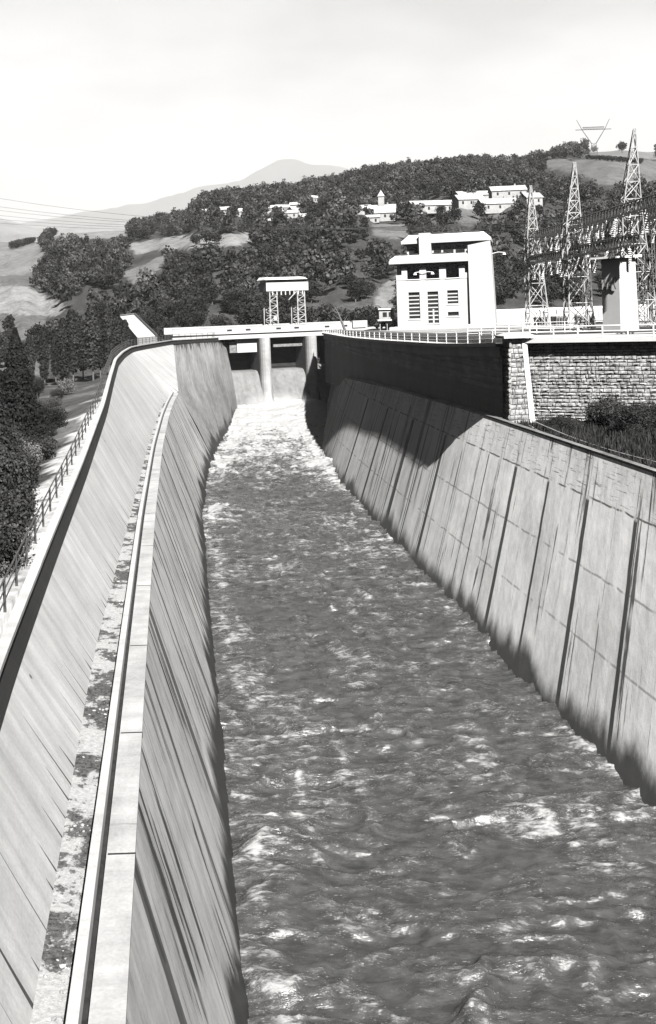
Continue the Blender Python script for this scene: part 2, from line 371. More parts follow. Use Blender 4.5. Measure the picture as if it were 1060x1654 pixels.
# right-hand face, with slightly scalloped apron at the foot
rows = []
for zf in (-1.5, 0.0, 0.6, 1.6, 4, 7, ZC - .12):
    k = zf / ZC
    bulge = 0.0
    rows.append([P(a + (b - a) * k + bulge, y, zf) for a, b, y in zip(Wx, Cx, T)])
MB().loft(rows, us=T, flip=True).build('wall_face', M['left_face'], wall, smooth=True)
def strip(offs, name, mat, xs=Cx, ts=T):
    """offs: cross-section polyline (dx, z)"""
    return MB().loft([[P(x + dx, y, z) for x, y in zip(xs, ts)] for dx, z in offs], us=ts, vs=lambda p: p[0]).build(name, mat, wall)
strip([(0.04, ZC - .4), (0.04, ZC), (-.65, ZC), (-.65, ZC - .5)], 'crest_slab', M['coping'])
strip([(-.65, ZC - .16), (-.80, ZC - .16)], 'drain_gutter', M['bitumen'])
strip([(-.80, ZC - .5), (-.80, ZC + .22), (-1.03, ZC + .22), (-1.03, ZC - .6)], 'crest_kerb', M['kerb'])
LA = Cx - 1.03; ledge_in = np.minimum(Lx, LA - .02)
MB().loft([[P(x, y, ZC - .42) for x, y in zip(LA, T)], [P((a + b) / 2, y, ZC - .40) for a, b, y in zip(LA, ledge_in, T)], [P(x, y, ZC - .36) for x, y in zip(ledge_in, T)]], us=T, vs=lambda p: p[0]).build('ledge', M['ledge'], wall)
# construction notch in the crest near the camera
for yy in (26.8, 34.5, 43.5, 53.0, 62.0, 72.0, 86.0, 101.0, 120.0):
    cx = float(np.interp(yy, T, Cx)); MB().box(cx - .62 - wall.location.x, cx + .055 - wall.location.x, yy - .04 - 90, yy + .04 - 90, ZC - .3, ZC + .004).build('crest_joint', M['bitumen'], wall)
# the upper slope: ledge -> slope top, ending at the corner
Lf = np.interp(TS, T, ledge_in); n0 = TS > 177
endx = np.interp(TS, [177, 197, 218], [-.6, -1.0, -1.35])
Lf = np.where(n0, endx, Lf); Lz = np.where(n0, np.interp(TS, [177, 197, 218], [ZC - .1, 14.2, 17.3]), ZC - .36)
UP = .85
rows = []
for k in np.linspace(0, 1, 9):
    sag = .04 * math.sin(math.pi * k)
    rows.append([P(a + (b + .52 - a) * k, y, za + (zb - UP - za) * k - sag * .5) for a, b, y, za, zb in zip(Lf, Sx, TS, Lz, Sz)])
MB().loft(rows, us=TS, vs=lambda p: p[2] - (ZC - .36)).build('upper_slope', M['left_slope'], wall, smooth=True)
# walkway slab with a lip over the slope: cross-section offsets square to the path
def offset(xs, ys, d):
    tx = np.gradient(xs); ty = np.gradient(ys); L = np.hypot(tx, ty); return xs + d * ty / L, ys - d * tx / L
top_x = np.concatenate([Sx, [9.4, 9.9]]); top_y = np.concatenate([TS, [244.5, 245.6]]); top_z = np.concatenate([Sz, [17.95, 17.95]])
dens = np.concatenate([[0], np.cumsum(np.hypot(np.diff(top_x), np.diff(top_y)))]); sd = np.linspace(0, dens[-1], 150)
top_x, top_y, top_z = [np.interp(sd, dens, q) for q in (top_x, top_y, top_z)]
def path_strip(offs, name, mat, parent=wall):
    cs = []
    for d, dz in offs:
        ox, oy = offset(top_x, top_y, d); cs.append([P(a, b, z + dz) for a, b, z in zip(ox, oy, top_z)])
    return MB().loft(cs, us=sd, vs=lambda p: p[0]).build(name, mat, parent)
path_strip([(.60, -UP - .06), (.50, -UP + .06), (.13, -.15)], 'upstand', mat_concrete('shade black upstand', .006, mott=.3, streak=.5))  # near-black colour stands for the shade under the walkway lip
path_strip([(.0, -.16), (.40, -.16), (.40, 0.0), (.04, 0.0), (-.06, -3.0)], 'walkway_slab', M['kerb'])
# wing wall of the far end
WL = [(5.2, 177.0, -1.5), (4.6, 177.3, 0), (2.2, 177.2, 5.5), (-.6, 177, ZC - .1), (-1.0, 197, 14.2), (-1.35, 218, 17.3)]
WR = [(12.2, 236.5, -1.5), (11.9, 236.5, 0), (11.4, 238, 5.5), (10.7, 240.5, ZC), (10.2, 243, 14.2), (9.7, 245, 17.4)]
ww = MB(); cols = []
for i in range(13):
    k = i / 12; cols.append([Vector(a).lerp(Vector(b), k) for a, b in zip(WL, WR)])
rows = [[cols[i][j] for i in range(13)] for j in range(6)]
ww.loft(rows, us=[i * 5.5 for i in range(13)], flip=True)
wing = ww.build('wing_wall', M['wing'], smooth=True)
tag(wing, 'grey stained leaning concrete wing wall between training wall and left dam opening', 'wall')
wing_top = MB().loft([[P(*p) for p in rows[-1]], [P(p[0] - 1.2 * .9, p[1] + 1.2 * .4, p[2] + .1) for p in rows[-1]]], us=[i * 5.5 for i in range(13)]).build('wing_crest', M['coping'], wall)

# loose stones on the ledge
pb = []
RNGp = np.random.default_rng(3)
for _ in range(900):
    y = 16 + 110 * RNGp.random() ** 1.6; a = float(np.interp(y, T, LA)); b = float(np.interp(y, T, ledge_in)); k = RNGp.random() ** 1.8
    if math.sin(y * .9) + .6 * math.sin(y * .37 + 1) < RNGp.normal(0.1, .5): continue
    pb.append((a + (b - a) * k * .9 - .05, y, .02 + .05 * RNGp.random() ** 2))
sb = bmesh.new(); pm = bpy.data.meshes.new('pebbles')
for x, y, r in pb:
    mt = Matrix.Translation((x, y, ZC - .41 + r * .35)) @ Matrix.Rotation(random.random() * 6, 4, 'Z') @ Matrix.Diagonal((1.3, .9, .7, 1))
    res = bmesh.ops.create_icosphere(sb, subdivisions=1, radius=r, matrix=mt)
    for vv in res['verts']: vv.co += Vector((random.uniform(-1, 1), random.uniform(-1, 1), random.uniform(-1, 1))) * r * .18
sb.to_mesh(pm); sb.free(); pm.materials.append(M['pebble']); po = bpy.data.objects.new('pebbles', pm); SC.collection.objects.link(po)
tag(po, 'loose pebbles and rubble scattered along the mossy ledge', 'pebbles', kind='stuff')

# railing along the walkway
rail = empty('guard_railing', (-6, 60, 14), 'dark three-rail guard railing along the outer edge of the left walkway', 'railing')
ox, oy = offset(top_x, top_y, -.20)
def RP(i_s, h): return Vector((np.interp(i_s, sd, ox), np.interp(i_s, sd, oy), np.interp(i_s, sd, top_z) + h)) - rail.location
L_end = sd[-1] - 2
for h, r in ((1.02, .035), (.68, .028), (.34, .028)):
    MB().tube([RP(s, h) for s in np.linspace(8, L_end, 110)], r, 5).build('rail', M['dark_steel'], rail)
post0 = MB().box(-.045, .045, -.045, .045, -.05, 1.04).build('post', M['dark_steel'], rail)
ss = np.arange(9.5, L_end, 3.1)
for i, s in enumerate(ss):
    o = post0 if i == 0 else dup(post0, rail)
    o.location = RP(s, 0)

# ------------------------------------------------------------------ right lower wall
TR = np.concatenate([np.arange(20, 110, 2.0), np.arange(110, 236, 3.0), [236.0]])
def foot_right(y): return smooth_curve([(10, 20.95), (60, 20.95), (100, 20.75), (140, 20.6), (165, 21.0), (185, 22.6), (205, 25.4), (219, 27.6), (236, 29.6), (250, 31)], y, 5)[0]
Rf = foot_right(TR)
Rtz, = smooth_curve([(10, 13.55), (104, 13.55), (141, 13.1), (168, 12.5), (221, 10.4), (240, 9.5)], TR, 4)
bat = np.interp(TR, [10, 150, 190, 221, 240], [.5, .5, .42, .36, .25])
lw_ = empty('retaining_wall', (22, 90, 0), 'pale sunlit battered concrete wall streaked with black joints right of the rushing water', 'wall')
def Q(x, y, z): return (x - 22, y - 90, z)
rows = []
for k in (-.12, 0, .06, .15, .3, .5, .7, .85, 1.0):
    rows.append([Q(f + b * zt * k, y, zt * k) for f, b, zt, y in zip(Rf, bat, Rtz, TR)])
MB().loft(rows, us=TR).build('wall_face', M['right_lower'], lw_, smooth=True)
tx = Rf + bat * Rtz
MB().loft([[Q(x - .06, y, z - .35) for x, y, z in zip(tx, TR, Rtz)], [Q(x - .06, y, z + .04) for x, y, z in zip(tx, TR, Rtz)], [Q(x + .4, y, z + .04) for x, y, z in zip(tx, TR, Rtz)], [Q(x + .4, y, z - 2) for x, y, z in zip(tx, TR, Rtz)]], us=TR, vs=lambda p: p[0]).build('wall_coping', mat_concrete('weathered wall top', .11, mott=.35, streak=.6), lw_)
# terrace between lower and upper wall, coloured dark to stand for its shade
TU = np.concatenate([np.arange(98.2, 200, 3.0), np.arange(200, 239, 3.0), [239.0]])
Ux, Uz = smooth_curve([(96, 28.3, 20.2), (108, 28.2, 19.75), (120, 28.1, 19.4), (150, 27.9, 18.95), (175, 28.0, 18.65), (195, 28.7, 18.45), (215, 29.9, 18.25), (239, 30.9, 18.1)], TU, 4)
tR = np.interp(TU, TR, tx); tZ = np.interp(TU, TR, Rtz)
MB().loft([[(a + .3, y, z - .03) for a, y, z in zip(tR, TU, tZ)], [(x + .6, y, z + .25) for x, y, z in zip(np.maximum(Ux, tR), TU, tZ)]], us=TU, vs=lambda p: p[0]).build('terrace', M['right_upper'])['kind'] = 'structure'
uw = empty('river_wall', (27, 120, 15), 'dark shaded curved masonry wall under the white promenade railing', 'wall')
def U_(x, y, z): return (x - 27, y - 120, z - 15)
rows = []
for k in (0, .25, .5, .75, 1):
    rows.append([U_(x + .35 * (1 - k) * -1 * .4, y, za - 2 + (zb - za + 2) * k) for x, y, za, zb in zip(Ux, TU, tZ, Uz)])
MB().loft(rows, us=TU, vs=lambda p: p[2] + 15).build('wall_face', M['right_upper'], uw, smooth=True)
# string course + promenade slab edge and parapet kerb
MB().loft([[U_(x - .10, y, z - 1.25) for x, y, z in zip(Ux, TU, Uz)], [U_(x - .22, y, z - 1.1) for x, y, z in zip(Ux, TU, Uz)], [U_(x - .22, y, z - .3) for x, y, z in zip(Ux, TU, Uz)], [U_(x, y, z - .3) for x, y, z in zip(Ux, TU, Uz)]], us=TU, vs=lambda p: p[2] + 15).build('string_course', mat_concrete('grey string course', .22, mott=.25), uw)
MB().loft([[U_(x + .2, y, z - .25) for x, y, z in zip(Ux, TU, Uz)], [U_(x - .55, y, z - .25) for x, y, z in zip(Ux, TU, Uz)], [U_(x - .55, y, z + .12) for x, y, z in zip(Ux, TU, Uz)], [U_(x + .35, y, z + .12) for x, y, z in zip(Ux, TU, Uz)]], us=TU, vs=lambda p: p[0]).build('edge_slab', M['white_paint'], uw)

def yard_z(y): return 20.4 - .0125 * (y - 97)
# promenade pavement and yard behind
prom = MB().loft([[(x + .2, y, z + .05) for x, y, z in zip(Ux, TU, Uz)], [(x + 9 + max(0, (y - 120)) * .06, y, z + .06) for x, y, z in zip(Ux, TU, Uz)]], us=TU, vs=lambda p: p[0]).build('promenade', M['pavement']); prom['kind'] = 'structure'
pr = empty('promenade_railing', (27, 150, 19), 'white post and rail promenade railing along the curved edge above the dark wall', 'railing')
prx, pry, prz = Ux - .35, TU, Uz + .12
dl = np.concatenate([[0], np.cumsum(np.hypot(np.diff(prx), np.diff(pry)))])
def PR(s, h): return Vector((np.interp(s, dl, prx), np.interp(s, dl, pry), np.interp(s, dl, prz) + h)) - pr.location
for h in (1.05, .7, .36): MB().tube([PR(s, h) for s in np.linspace(1.2, dl[-1], 60)], .03, 5).build('rail', M['white_rail'], pr)
pp = MB().box(-.06, .06, -.06, .06, -.05, 1.08).build('post', M['white_rail'], pr)
for i, s in enumerate(np.arange(1.6, dl[-1], 4.2)):
    o = pp if i == 0 else dup(pp, pr); o.location = PR(s, 0)

# ------------------------------------------------------------------ corner pillar and rubble stone wall
def rough_wall(x0, x1, z0, z1, ch, thick, seed):
    """rough coursed blocks on the local XZ plane, facing -Y"""
    r = random.Random(seed); mb = MB(); z = z0
    while z < z1 - .05:
        h = min(ch * r.uniform(.8, 1.2), z1 - z); x = x0 - r.uniform(0, .4)
        while x < x1:
            wd = r.uniform(.25, .85); a, b = max(x, x0) + .03, min(x + wd, x1) - .03
            if b - a > .1:
                pr_ = r.uniform(0, .10); d = [[pr_ + r.uniform(.0, .12) for _ in range(4)] for _ in range(3)]
                zz0, zz1 = z + r.uniform(.01, .07), z + h - r.uniform(.01, .07)
                G = [[(a + (b - a) * i / 3 + (r.uniform(-.03, .03) if 0 < i < 3 else 0), -d[j][i] * (1.0 if (0 < i < 3 and j == 1) else .55), zz0 + (zz1 - zz0) * j / 2) for i in range(4)] for j in range(3)]
                for j in range(2):
                    for i in range(3): mb.quad(G[j][i], G[j][i + 1], G[j + 1][i + 1], G[j + 1][i])
                B = [[(p[0], .12, p[2]) for p in row] for row in G]
                for i in range(3):
                    mb.quad(G[0][i + 1], G[0][i], B[0][i], B[0][i + 1]); mb.quad(G[2][i], G[2][i + 1], B[2][i + 1], B[2][i])
                for j in range(2):
                    mb.quad(G[j][0], G[j + 1][0], B[j + 1][0], B[j][0]); mb.quad(G[j + 1][3], G[j][3], B[j][3], B[j + 1][3])
            x += wd
        z += h
    return mb
ang = math.atan2(-7.0, 8.2)
sw = empty('stone_wall', (30.6, 98.0, 12.6), 'sunlit wall of rough coursed pale stone beneath the right-hand walkway', 'wall', rz=math.radians(-30))
rough_wall(0.0, 24, 0, 7.5, .31, .3, 5).build('stone_facing', M['stone'], sw)
MB().box(-.05, 24.1, .04, 1.2, -1, 7.52).build('wall_core', M['mortar'], sw)
MB().box(-.9, 24.3, -1.05, 6.0, 7.53, 7.9).build('edge_slab', M['white_paint'], sw)
sr = empty('walkway_railing', sw.matrix_basis @ Vector((0, 0, 0)), 'white two-rail walkway railing with round posts above the rough stone wall', 'railing', rz=sw.rotation_euler.z)
sr.location = (30.6, 98.0, 20.5)
for h in (1.0, .55): MB().tube([(-.2, -.85, h), (24, -.85, h)], .055, 6).build('rail', M['white_rail'], sr)
p0 = MB().tube([(0, -.85, 0), (0, -.85, 1.05)], .065, 8).build('post', M['white_rail'], sr)
for i in range(12):
    o = p0 if i == 0 else dup(p0, sr); o.location = (.3 + i * 2.0, 0, 0)
# pillar: battered buttress, three stone faces
pl = empty('stone_pillar', (28.55, 96.9, 12.6), 'battered stone corner pillar with flat cap between shaded curved wall and stone wall', 'pillar')
MB().hexa([(-.15, .05, 0), (1.98, .05, 0), (1.98, 2.2, 0), (-.15, 2.2, 0), (.12, .45, 8.0), (1.55, .45, 8.0), (1.55, 2.2, 8.0), (.12, 2.2, 8.0)]).build('pillar_core', M['mortar'], pl)
fm = rough_wall(-.17, 1.55, 0, 7.9, .42, .3, 9)
fm.v = [((x * (1 - .02 * z) + .03 * z * .8) if False else x + (.27 - .44 * max(0, x) / 1.7) * z / 8.0, y + .05 + .4 * z / 8.0, z) for x, y, z in fm.v]
fm.build('stone_facing', M['stone'], pl)
lm = rough_wall(0.0, 2.1, 0, 7.9, .42, .3, 12)
lm.v = [(-.15 + y + .27 * z / 8.0, 2.2 - x + 0 * z, z) for x, y, z in lm.v]
lm.build('side_facing', M['stone'], pl)
MB().hexa([(1.58, -.12, 0), (2.05, -.12, 0), (2.05, .5, 0), (1.58, .5, 0), (1.2, .30, 7.95), (1.62, .30, 7.95), (1.62, .8, 7.95), (1.2, .8, 7.95)]).build('quoin', M['quoin'], pl)
cap = MB(); cap.box(-.5, 2.2, -.25, 2.5, 8.0, 8.22); cap.hexa([(-.5, -.25, 8.22), (2.2, -.25, 8.22), (2.2, 2.5, 8.22), (-.5, 2.5, 8.22), (.3, .6, 8.5), (1.4, .6, 8.5), (1.4, 1.7, 8.5), (.3, 1.7, 8.5)])
cap.build('cap_slab', M['white_paint'], pl)
# two guard cables sloping along the wall top
for i, (a, b, lb) in enumerate((((853, 676, 95.0), (1085, 752, 70.0), 'upper pale guard cable running down past the dark bank behind the wall top'), ((853, 686, 95.0), (985, 735, 80.0), 'lower pale guard cable running down past the dark bank behind the wall top'))):
    A, B = at_y(*a), at_y(*b)
    tag(MB().tube([A.lerp(B, k / 12) + Vector((0, 0, -.35 * math.sin(math.pi * k / 12))) for k in range(13)], .035, 5).build('guard_cable', M['pale_steel']), lb, 'cable')

# ------------------------------------------------------------------ dam with bridge
dam = empty('dam', (21, 246, 3), 'concrete overflow dam with two tall piers carrying a pale road bridge', 'dam', rz=math.atan2(6.5, 23.5))
# local: x along dam (-12..13), y upstream, z from water
def on_dam(px, py, y=0.0):
    """x, z in the dam plane for a point seen at px,py"""
    u, v = uv(px, py); c, s = math.cos(dam.rotation_euler.z), math.sin(dam.rotation_euler.z)
    # ray (u,F,-v)*t ; plane through dam.location + y*(-s,c)
    nx, ny = -s, c; ox_, oy_ = dam.location.x + y * nx, dam.location.y + y * ny
    t = (ox_ * nx + oy_ * ny) / (u * nx + F_PX * ny); X, Y, Z = u * t, F_PX * t, EYE - v * t
    return (X - dam.location.x) * c + (Y - dam.location.y) * s, Z - dam.location.z
xL = on_dam(372, 600)[0] - 1.5; p1a, p1b = on_dam(414, 548)[0], on_dam(431, 548)[0]; p2a, p2b = on_dam(488, 543)[0], on_dam(505, 543)[0]; xR = on_dam(530, 600)[0] + .5
zsill = on_dam(460, 596)[1]; zgird = on_dam(460, 544)[1]
print('dam x', xL, p1a, p1b, p2a, p2b, xR, 'sill', zsill, 'gird', zgird)
def sill(x0, x1, name, ztop):
    prof = [(-5.5, -4.0), (-4.2, .2), (-2.6, 3.0), (-1.2, ztop - 1.2), (-.3, ztop - .25), (.6, ztop), (6.5, ztop), (6.5, -4)]
    mb = MB(); mb.loft([[(x, y, z) for y, z in prof] for x in (x0, x1)], us=[p[0] for p in prof])
    mb.uv = [[(mb.v[i][0], mb.v[i][2]) for i in f] for f in mb.f]
    return mb.build(name, M['dam_face'], dam)
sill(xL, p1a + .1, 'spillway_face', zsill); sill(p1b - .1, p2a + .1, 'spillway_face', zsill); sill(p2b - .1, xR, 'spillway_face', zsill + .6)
def pier(x0, x1):
    mb = MB(); xm = (x0 + x1) / 2; r = (x1 - x0) / 2; z0, z1 = -4, zgird + .05
    for zz0, zz1, g0, g1 in ((z0, z1, 1.04, 1.0),):
        pts0 = [(xm + r * g0 * math.sin(a), -2.0 - r * 1.4 * math.cos(a)) for a in np.linspace(-math.pi / 2, math.pi / 2, 9)] + [(x1, 6), (x0, 6)]
        pts1 = [(xm + r * g1 * math.sin(a), -1.8 - r * 1.4 * math.cos(a)) for a in np.linspace(-math.pi / 2, math.pi / 2, 9)] + [(x1, 6), (x0, 6)]
        n = len(pts0)
        for i in range(n):
            j = (i + 1) % n; mb.quad((*pts0[i], zz0), (*pts0[j], zz0), (*pts1[j], zz1), (*pts1[i], zz1))
    return mb.build('pier', M['dam_pier'], dam)
pier(p1a, p1b); pier(p2a, p2b)
# gates and the beam, panels between piers
for a, b in ((xL, p1a), (p1b, p2a), (p2b, xR)):
    g = MB().box(a + .05, b - .05, 4.4, 5.0, zsill - .3, zgird - .2)
    for k in range(5): zz = zsill + .4 + k * (zgird - zsill - 2.6) / 4; g.box(a + .05, b - .05, 4.25, 4.38, zz, zz + .12)
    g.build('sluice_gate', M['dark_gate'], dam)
b0 = on_dam(442, 557)[0]; zb = on_dam(460, 558)[1]
MB().box(b0, p2a + .05, .1, .62, zb - .25, zb + .35).build('gate_beam', M['grey_steel'], dam)
c0, c1 = on_dam(383, 565)[0], p1a + .02; zc = on_dam(398, 569)[1]
MB().box(c0, c1, -.2, .60, zc, zgird + .02).build('control_box', M['white_paint'], dam)
MB().box(xL + 1.6, c0 - .02, .12, .60, zc, zgird - .7).build('gate_hoist', M['grey_steel'], dam)
# abutment block under the right end and left end
MB().box(xR - .4, xR + 9, -.5, 6, -3, zgird - .02).build('abutment', M['right_upper'], dam)
MB().box(xL - 8, xL - .02, 1.2, 6, -3, zgird - .02).build('abutment', M['wing'], dam)
# bridge deck: girder, road slab, solid parapet with drain slots
xa, xb = on_dam(290, 545)[0] - 2, on_dam(585, 530)[0]
gird = MB().box(xa, xb, -1.4, 5.4, zgird, zgird + 1.15); gird.build('girder', M['bridge'], dam)
zt = on_dam(430, 526)[1]; zt = max(zt, zgird + 2.3)
MB().box(xa, xb, -1.75, 5.7, zgird + 1.16, zgird + 1.45).build('deck_slab', M['bridge'], dam)
par = MB().box(xa, xb, -1.62, -1.37, zgird + 1.46, zt); par.build('parapet', M['bridge'], dam)
MB().box(xa, xb, 5.3, 5.55, zgird + 1.46, zt + .25).build('parapet', M['bridge'], dam)
MB().box(xa, xb, -1.7, -1.28, zt + .004, zt + .14).build('parapet_coping', M['white_paint'], dam)
for px in (367, 397, 446, 475, 524, 553):
    x = on_dam(px, 530)[0]; MB().box(x - .55, x + .55, -1.66, -1.6, zgird + 1.75, zgird + 2.15).build('drain_slot', M['bitumen'], dam)
x = on_dam(566, 522)[0]; MB().box(x - .35, x + .35, -1.67, -1.6, zgird + 1.5, zt - .1).build('drain_slot', M['bitumen'], dam)
x0_, x1_ = xb - 3.2, xb + .3
MB().box(x0_, x1_, -2.2, -.6, zgird + 1.46, zt + .35).build('end_pylon', M['white_paint'], dam)
ROADZ = dam.location.z + zgird + 1.45

# gantry crane on the bridge
g0 = on_dam(431, 520, 2)[0]; g1 = on_dam(491, 517, 2)[0]; gz = zgird + 1.46
gtop = on_dam(460, 450, 2)[1]; gb = on_dam(460, 470, 2)[1]
gc = empty('gantry_crane', dam.matrix_basis.to_translation(), 'steel gantry crane with lattice legs and pale machine house on the dam bridge', 'crane', rz=dam.rotation_euler.z)
gc.location = dam.location + Vector((0, 0, gz)); gh, gbz = gtop - gz, gb - gz
lw2 = 1.9
for xx in (g0 + .2, g1 - .2 - lw2):
    for yy in (.2, 4.0):
        mb = MB()
        for dx in (0, lw2): mb.tube([(xx + dx * (1.0), yy, 0), (xx + dx * .85 + .1, yy, gbz)], .14, 4)
        nseg = 8
        for k in range(nseg):
            za, zb2 = gbz * k / nseg, gbz * (k + 1) / nseg; a, b = (0, lw2) if k % 2 == 0 else (lw2, 0)
            mb.tube([(xx + a, yy, za), (xx + b * .95, yy, zb2)], .07, 4); mb.tube([(xx, yy, zb2), (xx + lw2, yy, zb2)], .06, 4)
        mb.build('leg', M['pale_steel'], gc)
MB().box(g0 - .6, g1 + .5, -.1, 4.4, gbz, gbz + 1.9).build('machine_house', M['white_paint'], gc)
MB().box(g0 - .4, g1 + .3, .15, 4.15, gbz + 1.902, gbz + 2.5).build('louvre_band', M['dark_steel'], gc)
rf = MB(); rf.hexa([(g0 - 1.0, -.6, gbz + 2.52), (g1 + .2, -.6, gbz + 2.52), (g1 + .9, 4.9, gbz + 2.52), (g0 - 1.0, 4.9, gbz + 2.52), (g0 - .8, -.2, gbz + 2.95), (g1 - .6, -.2, gbz + 2.95), (g1 + .3, 4.6, gbz + 3.2), (g0 - .5, 4.6, gbz + 3.2)]); rf.build('roof', M['white_roof'], gc)
for k in range(8):
    x = g0 + .9 + k * (g1 - g0 - 1.8) / 7; MB().hexa([(x - .12, -.02, gbz - .9), (x + .12, -.02, gbz - .9), (x + .12, 1.2, gbz - .1), (x - .12, 1.2, gbz - .1), (x - .12, -.02, gbz - .02), (x + .12, -.02, gbz - .02), (x + .12, 1.3, gbz - .02), (x - .12, 1.3, gbz - .02)]).build('bracket', M['pale_steel'], gc)
mb = MB().tube([(g1 - 2.3, 0, gbz - .2), (g1 - 4.2, 0, gbz - 2.0)], .1, 4); mb.build('brace', M['pale_steel'], gc)
xh = (g0 + g1) / 2 - 3.0
hk = MB().tube([(xh, .5, gbz - .05), (xh, .5, 3.2)], .05, 4).build('hoist_cable', M['dark_steel'], gc)
MB().box(xh - .35, xh + .35, .2, .8, 2.3, 3.2).build('hook_block', M['pale_steel'], hk)

# ------------------------------------------------------------------ water
def chan_left(y): return np.where(y < 177, np.interp(y, T, Wx) + .2, np.interp(y, [177, 236, 250], [4.8, 12.0, 13.5]))
def make_water():
    ys = []; y = 24.0
    while y < 243: ys.append(y); y += max(.085, .0022 * y)
    ys = np.array(ys); nt_ = 170; t = np.linspace(0, 1, nt_)
    xl = chan_left(ys) - .6; xr = foot_right(ys) + .7
    X = xl[:, None] + (xr - xl)[:, None] * t[None]; Y = np.repeat(ys[:, None], nt_, 1)
    base = np.interp(ys, [24, 165, 185, 215, 236, 243], [0, 0, .15, 1.1, 3.0, 3.4])[:, None]
    rise = np.interp(ys, [24, 150, 185, 236], [.42, .55, .7, .55])[:, None]
    wx, wy = fbm(X * .3, Y * .3, 3, 5) * 3, fbm(X * .3, Y * .3, 3, 9) * 3
    # standing waves with crests lying across the stream + chop
    cr1 = fbm(X * .10 + wx * .2, Y * .33 + wy * .35, 3, 21); n1 = 1 - np.abs(2 * cr1 - 1)
    cr2 = fbm(X * .38 + wx * .3, Y * .8 + wy * .4, 4, 31); n2 = 1 - np.abs(2 * cr2 - 1)
    n3 = fbm(X * 1.7 + wx, Y * 2.3 + wy, 4, 41, .6)
    h = (n1 ** 2 - .5) * 1.35 + (n2 ** 2.5 - .4) * .55 + (n3 - .5) * .26
    # boils against the walls at the head of the channel
    lob = 1.1 * np.exp(-(((X - 21.5) / 4) ** 2 + ((Y - 163) / 7) ** 2)) + .8 * np.exp(-(((X - 4.0) / 3.6) ** 2 + ((Y - 126) / 7) ** 2)) + 1.6 * np.exp(-(((X - 27.5) / 3) ** 2 + ((Y - 231) / 6) ** 2)) + .5 * np.exp(-(((X - 3.2) / 2.2) ** 2 + ((Y - 47) / 6) ** 2))
    Z = base + h * rise + lob
    big = fbm(X * .085, Y * .06, 3, 61); clump = fbm(X * .42 + wx * .5, Y * .30 + wy * .5, 4, 71, .6)
    foam = (n2 ** 2.5 - .45) * .6 + (clump - .53) * .85 + (big - .5) * .5 + (n3 - .5) * .3
    foam += np.interp(ys, [24, 60, 120, 160, 178, 200, 225, 243], [.0, .03, .12, .30, .60, .95, 1.3, 1.5])[:, None]
    foam += (fbm(X * .8 + wx * .4, Y * .07, 3, 83) - .5) * .55 + .55 * np.minimum(lob, 1.0)
    edge = np.minimum(X - xl[:, None], xr[:, None] - X); foam += .22 * np.exp(-((edge - 1.3) / 1.0) ** 2)
    nv = len(ys) * nt_; co = np.stack([X, Y, Z], -1).reshape(-1, 3)
    i = (np.arange(len(ys) - 1)[:, None] * nt_ + np.arange(nt_ - 1)[None]).ravel(); q = np.stack([i, i + 1, i + nt_ + 1, i + nt_], -1)
    return grid_mesh('water', co, q, M['water'], {'foam': foam.ravel()})
def grid_mesh(name, co, quads, mat, attrs={}, smooth=True, link=True):
    me = bpy.data.meshes.new(name); me.vertices.add(len(co)); me.vertices.foreach_set('co', co.astype(np.float32).ravel())
    k = quads.shape[1]; me.loops.add(quads.size); me.loops.foreach_set('vertex_index', quads.astype(np.int32).ravel())
    me.polygons.add(len(quads)); me.polygons.foreach_set('loop_start', np.arange(0, quads.size, k, dtype=np.int32))
    if smooth: me.polygons.foreach_set('use_smooth', np.ones(len(quads), bool))
    for a, v in attrs.items():
        at = me.attributes.new(a, 'FLOAT', 'POINT'); at.data.foreach_set('value', np.asarray(v, np.float32))
    me.update(calc_edges=True); me.materials.append(mat)
    if not link: return me
    o = bpy.data.objects.new(name, me); SC.collection.objects.link(o); return o
water = make_water(); water['kind'] = 'structure'

# ------------------------------------------------------------------ terrain
RIDGE = [(-500, 470), (-200, 425), (-60, 402), (0, 392), (60, 392), (100, 378), (200, 372), (250, 365), (290, 358), (330, 334), (450, 318), (560, 304), (600, 290), (740, 270), (790, 272), (850, 272), (870, 262), (920, 252), (1000, 246), (1060, 250), (1200, 268), (1700, 330)]
RA = np.array([uv(px, py)[0] / F_PX for px, py in RIDGE]); RE = np.array([-uv(px, py)[1] / F_PX for px, py in RIDGE])
RD = np.array([1000, 1000, 1000, 980, 950, 900, 880, 900, 900, 900, 920, 950, 950, 960, 960, 980, 1100, 1150, 1150, 1100, 1000, 900.])
Y0 = 300.0
def hill_z(a, Y):
    e = np.interp(a, RA, RE); d = np.interp(a, RA, RD); zr = EYE + e * d
    z0 = np.interp(a, [-.2, -.05, .02, .2, .5], [6.5, 8.0, 16.0, 17.5, 18.0])
    t = np.clip((Y - Y0) / (d - Y0), 0, 1.6); s = np.where(t < 1, .22 * t + .78 * (1 - (1 - np.minimum(t, 1)) ** 1.35), 1 - (t - 1) * .35)
    bumps = (fbm(a * 26, Y * .006 + 3, 4, 5) - .5) * 16 * np.clip(t * 4, 0, 1) * np.clip((1.0 - t) * 3, 0.08, 1)
    return z0 + (zr - z0) * s + bumps
def hill_hit(px, py, y0=310, y1=1250):
    u, v = uv(px, py); a = u / F_PX; Ys = np.linspace(y0, y1, 1500)
    d = hill_z(np.full_like(Ys, a), Ys) - (EYE - v / F_PX * Ys); i = np.argmax(d > 0)
    if not d.max() > 0: i = len(Ys) - 1
    Y = Ys[i]; return Vector((a * Y, Y, float(hill_z(np.array([a]), np.array([Y]))[0])))
